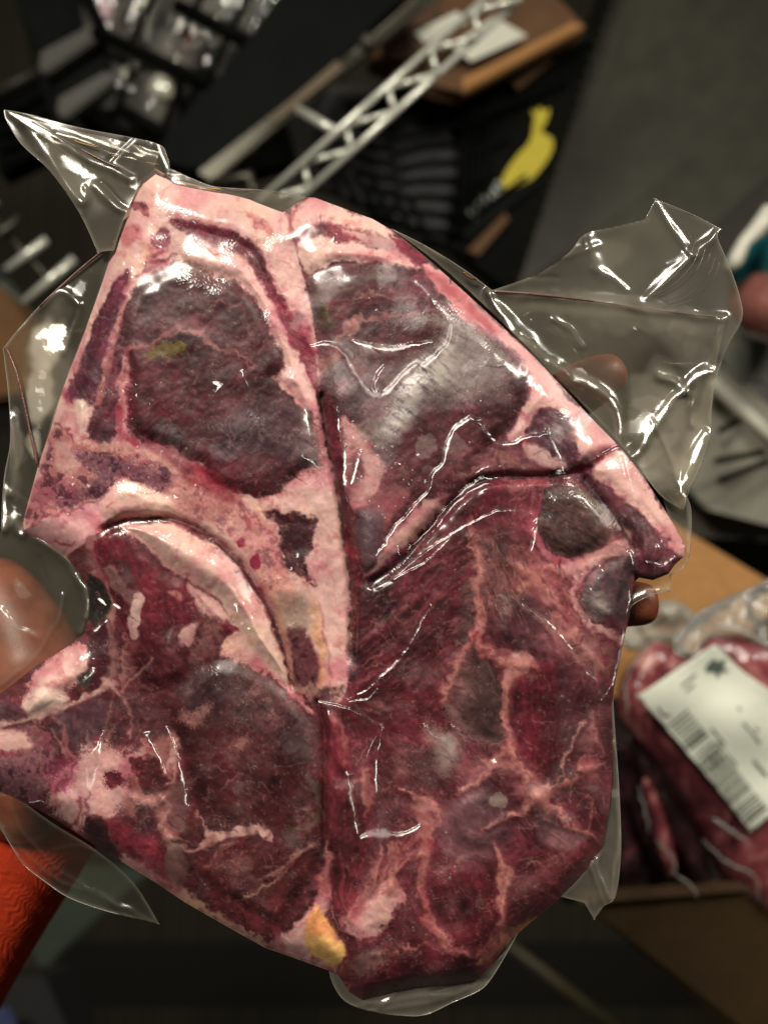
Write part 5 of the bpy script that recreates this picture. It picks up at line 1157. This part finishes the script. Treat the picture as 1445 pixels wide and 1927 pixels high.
gl = [(197,20,.94,(.1,0,1),GLASS,'drinking glass with a pinkish highlight at the top, nearest the top left black bins',ROSE,12),(272,0,.96,(.3,0,1),GLASS,'drinking glass cut by the top edge, right of the pinkish one',PALEG,12),
      (240,150,.95,(-.2,0,-1),GLASS,'drinking glass with a double highlight, left of the brightest glass',PALEG,14),(306,168,.94,(.3,0,1),GLASS,'brightest drinking glass, in the lowest row of the rack',PALEG,22),
      (345,85,.98,(.2,0,1),GLASS,'drinking glass with a dark red highlight in the middle row of the rack',REDG,18),(400,80,.98,(.05,0,1),GLASS,'drinking glass with a dim bluish highlight, right of the red one',DIM,13),
      (432,28,.98,(.3,0,1),GLASS,'grey drinking glass in the top row, left of the last one',DIM,14),(500,22,.98,(.3,0,1),GLASS,'last drinking glass of the top row beside the charcoal panel',DIM,16),(285,70,1.0,(.3,0,1),GLASS,'dim drinking glass between the pinkish and the red one',DIM,10)]
for (x, y, d, ax, m, lb, cm, r) in gl:
    g = thing('drinking_glass', lb, 'glass', P(x, y, d), 'drinking glasses in the black rack')
    a = Vector(ax).normalized()
    lathe('glass_body', GPROF, P(x, y, d) - a*.05, ax, m, g)
    lathe('glass_highlight', [(.0003,-.002),(r*.00055,0),(r*.0007,.008),(r*.0006,.02),(r*.0004,.034),(.0003,.038)], P(x, y, d-.02) - a*.012, ax, cm, g, 20)  # coloured core stands in for the glass's highlight
# bins, far upper left
for (q, l, lb) in (([(60,-40),(150,-40),(172,44),(76,96),(30,0)], [(75,95),(172,43),(193,64),(86,138),(72,130)], 'upper black bin with a grey lip at the top left'),
                   ([(84,140),(190,78),(215,130),(112,182)], [(108,182),(200,130),(216,150),(122,222),(106,212)], 'lower black bin with a grey lip at the top left')):
    b = thing('storage_bin', lb, 'bin', P(q[0][0]+40, q[0][1]+60, .9), 'black bins at the top left')
    slab('bin_wall', at_d(q, .92), .12, BLK2, b, bevel=.002); slab('bin_lip', at_d(l, .90), .015, LIP, b, bevel=.002)
sb = slab('shelf_upright', at_d([(10,-60),(50,-60),(130,230),(100,240)], .97), .02, BLK2, None, bevel=.002); tag(sb, 'thin dark upright left of the two black bins', 'shelf upright')
# shelf edge
se = thing('shelf_edge', 'dull steel shelf edge running diagonally above the chrome wire rail', 'shelf edge', P(600,170,.84))
slab('edge_strip', [(372,322,.84),(398,340,.84),(860,-40,.86),(822,-40,.86),(640,112,.85)], .008, DULL, se, bevel=.001)
slab('highlight_slip', at_d([(505,222),(516,232),(645,128),(634,112)], .825), .006, simple('tan_highlight', (84,70,46), .6), se)  # tan slip put in for the brown highlight on the steel edge
tube('bolt', [P(692,80,.83), P(694,82,.82)], .009, LIP, se, 10)
# chrome wire shelf
ws = thing('wire_shelf', 'chrome wire shelf rail with zigzag truss behind the top of the bag', 'wire shelf', P(700,190,.72))
tube('rail', [P(485,380,.70), P(925,-15,.72)], .0028, STEEL, ws, 10); tube('rail', [P(550,385,.70), P(965,10,.72)], .0028, STEEL, ws, 10)
z = []
for k in range(12):
    s_ = k / 11; off = 1 if k % 2 else 0
    z.append(P(490 + 440*s_ + off*52, 378 - 392*s_ + off*10, .71))
zz = []
for a, b in zip(z[:-1], z[1:]):
    for k in range(4): zz.append(a.lerp(b, k/4))
for i in range(len(z) - 1): tube('truss_wire', [z[i], z[i+1]], .0025, STEEL, ws, 8)
tube('cross_wire', [P(560,205,.76), P(640,252,.74)], .0042, STEEL, ws, 8)
tube('cross_wire', [P(400,345,.8), P(470,330,.8), P(480,390,.8)], .006, DULL, ws, 8)
wl = thing('wire_shelf', 'grey wire shelf rungs at the left edge beside the brown carton', 'wire shelf', P(60,500,.8))
for a, b in (((-30,470),(36,406)), ((12,508),(88,450)), ((44,570),(140,486)), ((-10,390),(0,380))): tube('rung', [P(a[0],a[1],.78), P(b[0],b[1],.78)], .0042, DULL if a[0] < 0 else STEEL, wl, 8)
tube('rail', [P(-30,390,.79), P(120,560,.79)], .004, DULL, wl, 8); tube('rail', [P(-30,500,.8), P(60,610,.8)], .012, simple('grey_shelf_metal', (62,68,60), .4, .3), wl, 8)
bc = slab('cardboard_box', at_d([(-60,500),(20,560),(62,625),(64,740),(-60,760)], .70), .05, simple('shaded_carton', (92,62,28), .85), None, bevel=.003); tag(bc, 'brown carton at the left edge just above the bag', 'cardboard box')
# black crates with the yellow emblem
cr = thing('plastic_crate', 'black slatted plastic crate under the wire rail', 'crate', P(720,330,1.0), 'black crates behind the pack')
slab('crate_wall', at_d([(560,330),(620,160),(860,165),(872,470),(840,455)], 1.02), .02, simple('crate_black', (9,9,8), .5), cr)
for k in range(9):
    tube('slat', [P(650+k*6,200+k*30,.98), P(740+k*4,232+k*28,.97), P(862,200+k*34,.99)], .0042, BLK2, cr, 6)
for k in range(6):
    tube('slat', [P(600+k*34,300+k*14,.96), P(640+k*34,360+k*20,.96)], .004, BLK2, cr, 6)
c2 = thing('plastic_crate', 'black crate side printed with a yellow emblem and grey lettering', 'crate', P(980,300,1.0), 'black crates behind the pack')
slab('crate_wall', at_d([(868,172),(1100,62),(1150,-60),(1165,-60),(960,548),(838,455),(862,300)], 1.0), .03, BLK, c2)
slab('rim', at_d([(862,175),(1105,58),(1118,70),(874,192)], .985), .012, BLK2, c2)
slab('rim', at_d([(868,436),(1010,330),(1016,344),(880,452)], .99), .008, BLK2, c2)
slab('tag', at_d([(962,152),(1030,102),(1042,112),(975,168)], .985), .003, CARDD, c2)
slab('tag', at_d([(880,470),(950,400),(958,412),(900,480)], .988), .003, CARDD, c2)
def ink(name, pts, d, mat, par): 
    pp = smooth_closed(pts, 3); return slab(name, [(a, b, d) for a, b in pp], .0012, mat, par)
ink('emblem', [(946,362),(944,340),(956,315),(975,290),(996,266),(1004,240),(1016,232),(1022,250),(1038,258),(1040,278),(1026,306),(1000,336),(970,352)], .996, YEL, c2)
ink('emblem', [(1002,240),(1006,222),(999,206),(1008,210),(1016,200),(1022,208),(1034,204),(1030,222),(1020,240)], .9945, YEL, c2)
for k in range(7):
    cx, cy = 884 + k*9.6, 405 - k*8.6; hgt = 13 if k % 3 else 18
    slab('letter', at_d([(cx-hgt*.55, cy-hgt*.6),(cx-hgt*.55+6, cy-hgt*.6-5),(cx+hgt*.45+4, cy+hgt*.5-5),(cx+hgt*.45, cy+hgt*.5)], .996), .0012, GREYINK, c2)
    if k % 2: slab('letter', at_d([(cx-6, cy-2),(cx-2, cy-8),(cx+5, cy-4),(cx+1, cy+2)], .9945), .0012, GREYINK, c2)
cb = thing('cardboard_box', 'open brown carton with a white paper sheet on top of the black crates', 'cardboard box', P(900,70,.95))
slab('box_top', [(690,-60,1.0),(1000,-60,1.0),(1100,44,.95),(858,168,.92),(815,158,.92),(690,110,.97)], .02, CARDD, cb, bevel=.002)
slab('flap', [(862,150,.915),(1078,38,.94),(1104,46,.94),(868,172,.912)], .012, CARD, cb, bevel=.002)
slab('flap', [(800,110,.93),(868,150,.91),(868,172,.91),(812,160,.92)], .012, CARDD, cb, bevel=.001)
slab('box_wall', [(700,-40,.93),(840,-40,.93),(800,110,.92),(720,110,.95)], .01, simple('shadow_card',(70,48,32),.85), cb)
ps = slab('paper_sheet', [(848,84,.918),(930,30,.93),(992,66,.93),(886,114,.913)], .002, PAPER); tag(ps, 'white paper sheet lying on the open carton at the top', 'paper')
p2 = slab('paper_sheet', [(780,60,.92),(860,20,.92),(880,40,.92),(800,80,.92)], .002, PAPER); tag(p2, 'smaller pale paper slip left of the larger sheet', 'paper')
# right edge
tt1 = tube('marker_pen', [P(1372,506,.62), P(1384,488,.62), P(1400,455,.62), P(1425,430,.62), P(1450,395,.62)], [.004,.006,.005,.0065,.0065], WHITE, None, 12); tag(tt1, 'slim white utensil at the right edge above the teal tub', 'utensil')
tl = thing('teal_container', 'round teal plastic container at the right edge', 'container', P(1430,540,.66))
lathe('body', [(.001,0),(.040,.001),(.043,.004),(.043,.012),(.041,.014),(.041,.03),(.043,.034),(.041,.05),(.043,.054),(.040,.07),(.001,.072)], P(1500,600,.68), (-.35,-.2,1), TEAL, tl, 36)
pk = lathe('meat_package', [(.001,0),(.03,.004),(.045,.02),(.046,.035),(.03,.05),(.001,.054)], P(1470,640,.66), (0,-.5,1), simple('dusky_pink', (134, 84, 76), .3, 0, .4, 30, .4, coat=.8), None, 28); tag(pk, 'blurred dusky pink meat packet at the right edge under the teal container', 'meat packet')
tb = thing('plastic_tub', 'grey white plastic tub with slots at the right edge beside the bag', 'tub', P(1380,850,.72))
slab('tub_wall', [(1340,690,.72),(1470,800,.72),(1470,1000,.76),(1330,965,.76),(1270,900,.75)], .03, TUB, tb, bevel=.003)
tube('tub_rim', [P(1335,715,.70), P(1352,730,.70), P(1400,775,.70), P(1470,845,.70)], .0062, WHITE, tb, 10)
slab('tub_base', [(1240,880,.78),(1470,990,.78),(1470,1020,.8),(1300,1010,.8)], .02, simple('tub_shade', (96,92,80), .5), tb)
for a, b in (((1352,812),(1392,790)), ((1345,868),(1440,850)), ((1350,905),(1445,868))): tube('slot', [P(a[0],a[1],.715), P(b[0],b[1],.715)], .0028, BLK, tb, 6)
slab('tub_window', at_d([(1340,640),(1400,600),(1450,620),(1450,720),(1380,715)], .74), .01, simple('pale_side', (116,118,108), .5), tb)
# open carton with more vacuum packs, lower right
bx = thing('cardboard_box', 'open tan carton full of vacuum-packed meat at the lower right', 'cardboard box', P(1300,1500,.6))
slab('box_wall', [(1230,960,.72),(1300,1005,.72),(1470,1108,.70),(1470,1300,.62),(1150,1300,.64),(1140,1180,.68)], .006, CARD, bx)
slab('box_wall', [(1085,1690,.56),(1470,1660,.56),(1470,1990,.60),(1400,1960,.60)], .006, simple('carton_front_shaded', (76,56,26), .85, 0, .15, 20, .3), bx)  # darker card colour: the front's dimmer light put into it
slab('box_rim', [(1080,1684,.558),(1470,1652,.558),(1470,1672,.556),(1092,1702,.556)], .006, simple('carton_edge', (70,50,28), .9), bx)
slab('box_floor', [(1120,1250,.70),(1470,1250,.70),(1470,1700,.66),(1060,1700,.66)], .01, simple('box_inside', (36,26,20), .8), bx)
PINKM, np_, bpm = new_mat('packed_meat')
tcp = np_.nodes.new('ShaderNodeTexCoord'); npn = np_.nodes.new('ShaderNodeTexNoise'); npn.inputs['Scale'].default_value = 34; npn.inputs['Detail'].default_value = 6; npn.inputs['Distortion'].default_value = 1.6
rp = np_.nodes.new('ShaderNodeValToRGB'); e = rp.color_ramp.elements; e[0].position = .36; e[1].position = .68
e[0].color = (*lin((92, 40, 46)), 1); e[1].color = (*lin((208, 150, 142)), 1); e2 = e.new(.52); e2.color = (*lin((142, 68, 74)), 1)
np_.links.new(tcp.outputs['Object'], npn.inputs['Vector']); np_.links.new(npn.outputs['Fac'], rp.inputs['Fac']); np_.links.new(rp.outputs['Color'], bpm.inputs['Base Color'])
bpm.inputs['Roughness'].default_value = .3; bpm.inputs['Coat Weight'].default_value = 1; bpm.inputs['Coat Roughness'].default_value = .07
nb2 = np_.nodes.new('ShaderNodeTexNoise'); nb2.inputs['Scale'].default_value = 55; nb2.inputs['Detail'].default_value = 3; np_.links.new(tcp.outputs['Object'], nb2.inputs['Vector'])
bpp = np_.nodes.new('ShaderNodeBump'); bpp.inputs['Strength'].default_value = .9; bpp.inputs['Distance'].default_value = .006; np_.links.new(nb2.outputs['Fac'], bpp.inputs['Height']); np_.links.new(bpp.outputs['Normal'], bpm.inputs['Coat Normal'])
DARKM = PINKM.copy(); DARKM.name = 'packed_meat_dark'
e = [n for n in DARKM.node_tree.nodes if n.type == 'VALTORGB'][0].color_ramp.elements
e[0].color = (*lin((30, 16, 18)), 1); e[1].color = (*lin((58, 34, 38)), 1); e[2].color = (*lin((112, 62, 68)), 1)
def pillow(name, outline, d, thick, mat, parent, seed=1, tilt=(0, 0), wob=.0016, step=9, dfun=None):
    """a plump closed lump with the given outline (photo pixels), domed toward the camera"""
    o = smooth_closed(outline, 3); x0, y0 = o.min(0) - 4; x1, y1 = o.max(0) + 4
    x, y = np.meshgrid(np.arange(x0, x1, step), np.arange(y0, y1, step)); x = x.astype(np.float32); y = y.astype(np.float32)
    s = sdf_poly(x, y, o); gyy, gxx = np.gradient(s, step); g = np.sqrt(gxx**2 + gyy**2) + 1e-6
    ok = s > -1.6*step
    xs = np.where((s < 0) & ok, x - s*gxx/g, x); ys = np.where((s < 0) & ok, y - s*gyy/g, y)
    tt_ = np.clip(s / 55, 0, 1); dome = np.sqrt(np.clip(1 - (1 - tt_)**2, 0, 1))
    nz = fbm(x, y, 70, 950 + seed, 3)
    vs = []; fs = []; vid = {}
    cxm, cym = o.mean(0)
    for side in (0, 1):
        for i in range(x.shape[0]-1):
            for j in range(x.shape[1]-1):
                if max(s[i, j], s[i+1, j], s[i, j+1], s[i+1, j+1]) <= 0: continue
                f = []
                for (a, b) in ((i, j), (i, j+1), (i+1, j+1), (i+1, j)):
                    rim = s[a, b] <= 0
                    kk = (a, b, 0 if rim else side)
                    if kk not in vid:
                        dd = d + tilt[0]*(xs[a, b]-cxm) + tilt[1]*(ys[a, b]-cym) + (-1 if side == 0 else 1) * dome[a, b] * thick * .5 + (wob * nz[a, b] * dome[a, b])
                        if dfun is not None: dd = float(dfun(xs[a, b], ys[a, b])) + side * (0 if rim else .0006)
                        vid[kk] = len(vs); vs.append(P(float(xs[a, b]), float(ys[a, b]), float(dd)))
                    f.append(vid[kk])
                fs.append(f)
    return mesh_obj(name, vs, fs, mat, parent, smooth=True)
MG = 'vacuum-packed meats in the carton'
mp = thing('meat_package', 'pink vacuum-packed meat with a white barcode label in the carton', 'meat packet', P(1330,1450,.57), MG)
pillow('meat', [(1160,1320),(1180,1258),(1230,1205),(1280,1228),(1300,1232),(1340,1192),(1420,1205),(1500,1260),(1500,1700),(1420,1705),(1360,1660),(1310,1560),(1270,1480),(1220,1420),(1175,1370)], .572, .035, PINKM, mp, 1)
CLR = clear_plain('packet_film', .03, .10)
fl1 = pillow('film', [(1262,1215),(1290,1176),(1330,1142),(1400,1112),(1500,1085),(1500,1262),(1420,1214),(1345,1200),(1300,1240)], .562, .012, clear_plain('packet_rim', .22, .12), mp, 2, wob=.008, step=6)
def lab_d(x, y): return .5395 + .0022*np.sin(x/31 + y/47) + .0015*np.sin(y/23 - x/60) + .00007*(x - 1330)*.3
pillow('label', corners([(1200,1310),(1345,1212),(1395,1262),(1470,1330),(1500,1500),(1412,1566),(1330,1460)]), .54, .0, simple('label_paper', (232, 236, 220), .5, 0, .04, 20, .25), mp, 3, step=6, dfun=lab_d)
def on_label(pts): return [(x, y, float(lab_d(x, y)) - .0007) for x, y in pts]
INK = simple('label_ink', (96, 100, 90), .6, 0, .1, 60, 0)
random.seed(5); tpos = 0.0; k = 0
while tpos < 1.0 and k < 60:
    wd = random.choice((.008, .012, .018, .03)); x = 1276 + 150*tpos; y = 1350 + 186*tpos
    dx, dy = 150*wd, 186*wd; nx, ny = 36, -29
    slab('barcode_bar', on_label([(x-nx*.5, y-ny*.5),(x+nx*.5, y+ny*.5),(x+nx*.5+dx, y+ny*.5+dy),(x-nx*.5+dx, y-ny*.5+dy)]), .0002, INK, mp)
    tpos += wd + random.choice((.010, .016, .026)); k += 1
for (x, y, l, r) in ((1282,1290,34,-40),(1290,1300,20,-40),(1240,1330,22,55),(1250,1345,12,0),(1390,1330,60,50),(1400,1360,50,50),(1340,1370,40,50),(1350,1395,60,50),(1335,1420,30,50),(1420,1430,40,50)):
    a = math.radians(r); c_, s_ = math.cos(a), math.sin(a)
    slab('print_line', on_label([(x,y),(x+l*c_,y+l*s_),(x+l*c_-4*s_,y+l*s_+4*c_),(x-4*s_,y+4*c_)]), .0002, INK, mp)
spts = [(1328,1255),(1342,1240),(1352,1246),(1366,1240),(1362,1256),(1372,1266),(1356,1264),(1352,1278),(1344,1264),(1330,1266)]
slab('stamp', on_label(spts), .0002, simple('stamp_ink', (88, 100, 92), .6), mp)
for i, (o, lb, mt) in enumerate((([(1150,1420),(1180,1400),(1240,1500),(1300,1620),(1310,1700),(1250,1700),(1190,1600)], 'dark vacuum packet standing left of the labelled one', DARKM),
        ([(1140,1500),(1165,1480),(1210,1580),(1250,1690),(1190,1710),(1140,1640)], 'second dark vacuum packet from the labelled one, by the carton wall', DARKM),
        ([(1175,1380),(1220,1420),(1290,1520),(1340,1640),(1330,1690),(1290,1640),(1230,1520)], 'slim pinkish black packet wedged against the labelled one', DARKM),
        ([(1205,1478),(1225,1470),(1260,1560),(1275,1640),(1250,1650),(1222,1580)], 'narrow pink packet edge between the dark packets', PINKM))):
    q = thing('meat_package', lb, 'meat packet', P(o[0][0]+40, o[0][1]+80, .6), MG)
    pillow('meat', o, .585 - .008*i, .022, mt, q, 20+i, wob=.004, step=7)
cw = [((1250,1150),26,18),((1262,1172),30,14),((1200,1190),30,12)]
wr = thing('plastic_wrap', 'crumpled clear plastic wrap behind the fingertip', 'plastic wrap', P(1240,1170,.6))
pillow('wrap_sheet', [(1175,1180),(1220,1150),(1245,1130),(1285,1135),(1310,1165),(1290,1200),(1230,1215),(1180,1225)], .60, .03, clear_plain('wrap', .42, .15, (.75,.70,.58)), wr, 40, wob=.012, step=6)
FOLD_GLINT = clear_plain('packet_fold_glint', .30, .12, (.95,.93,.88))  # whitish tubes along the folds, carrying the packet film's highlights
for pts, r in (([(1340,1174),(1352,1178),(1390,1186),(1432,1206),(1445,1214)],.0020), ([(1340,1540),(1352,1548),(1378,1566),(1412,1588)],.0018), ([(1322,1580),(1332,1592),(1370,1625),(1420,1650),(1428,1700)],.0011),
               ([(1200,1480),(1214,1530),(1222,1570)],.0012), ([(1232,1580),(1262,1612),(1272,1650)],.0014), ([(1262,1640),(1300,1668),(1312,1690)],.0012), ([(1175,1290),(1178,1310),(1182,1344)],.0010), ([(1290,1230),(1300,1200),(1322,1172)],.0010), ([(1225,1215),(1190,1252),(1172,1300)],.0007)):
    sp = smooth_open(pts, 6); m_ = len(sp) - 1
    tube('fold_glint', [P(x + 2*math.sin(i_*1.7), y, .538) for i_, (x, y) in enumerate(sp)], [r * (.15 + .85 * math.sin(math.pi * i_ / m_) * (.75 + .25 * math.sin(i_ * 2.3))) for i_ in range(m_ + 1)], FOLD_GLINT, mp, 8)
# bottom of the picture
rl = tube('pipe', [P(940,1765,1.1), P(1170,1945,1.1)], .008, simple('dark_pipe', (74,68,48), .5), None, 10); tag(rl, 'thin dark bar on the floor under the pack', 'bar')
gp = thing('crate_lid', 'grey green plastic lid leaning at the lower left under the sleeve', 'lid', P(110,1770,.9))
slab('lid_plate', at_d([(-20,1800),(130,1640),(290,1640),(205,1712),(110,1800),(90,1830),(40,1812)], .9), .02, simple('grey_green', (60,68,58), .5, 0, .1), gp, bevel=.003)
slab('lid_edge', at_d([(-40,1806),(56,1800),(62,1840),(-40,1846)], .89), .03, simple('lid_brown', (56,46,34), .6), gp, bevel=.002)
bb = slab('black_box', [(-60,1838,.8),(84,1838,.8),(134,1960,.78),(-60,1960,.78)], .08, simple('matte_black', (14,14,14), .8), None, bevel=.002); tag(bb, 'matte black box in the lower left corner', 'box')
bl = slab('blue_cloth', [(-30,1908,.74),(10,1908,.74),(26,1940,.74),(-30,1950,.74)], .01, simple('blue_cloth', (60,70,110), .9), None, bevel=.001); tag(bl, 'scrap of blue cloth at the very corner on the black box', 'cloth')

# more of the stacked black crates: handles, ribs and rims, coloured paler as if they catch the lamp
for (x0, y0, x1, y1, d, n, lb) in ((-30, 150, 120, 330, 1.02, 5, 'stacked black crate at the left edge above the pointed bag corner'), (330, 215, 560, 360, 1.04, 6, 'black crate in shadow between the rack and the pointed bag corner')):
    c = thing('plastic_crate', lb, 'crate', P((x0+x1)/2, (y0+y1)/2, d), 'black crates behind the pack')
    slab('crate_wall', at_d([(x0, y0+40), (x1-30, y0-20), (x1, y1-60), (x0+30, y1)], d + .03), .03, BLK, c)
    for k in range(n):
        s_ = k / (n - 1)
        tube('rib', [P(x0 + 10 + 24*s_, y0 + 46 + (y1-y0-60)*s_, d), P(x1 - 30 + 24*s_, y0 - 8 + (y1-y0-60)*s_, d)], .004, BLK2, c, 6)
    tube('rim', [P(x0, y0+36, d - .004), P(x1-30, y0-24, d - .004)], .006, LIP, c, 8)
for (a_, b_) in (((905,180),(1100,92)), ((900,230),(1070,150)), ((890,290),(960,256)), ((884,345),(930,318)), ((870,420),(990,330))):
    tube('rib', [P(a_[0],a_[1],.99), P(b_[0],b_[1],.99)], .0024, BLK2, c2, 6)
for k in range(5):
    tube('rib', [P(880+k*10, 190+k*8, .99), P(862+k*14, 440-k*14, .99)], .002, BLK2, c2, 6)
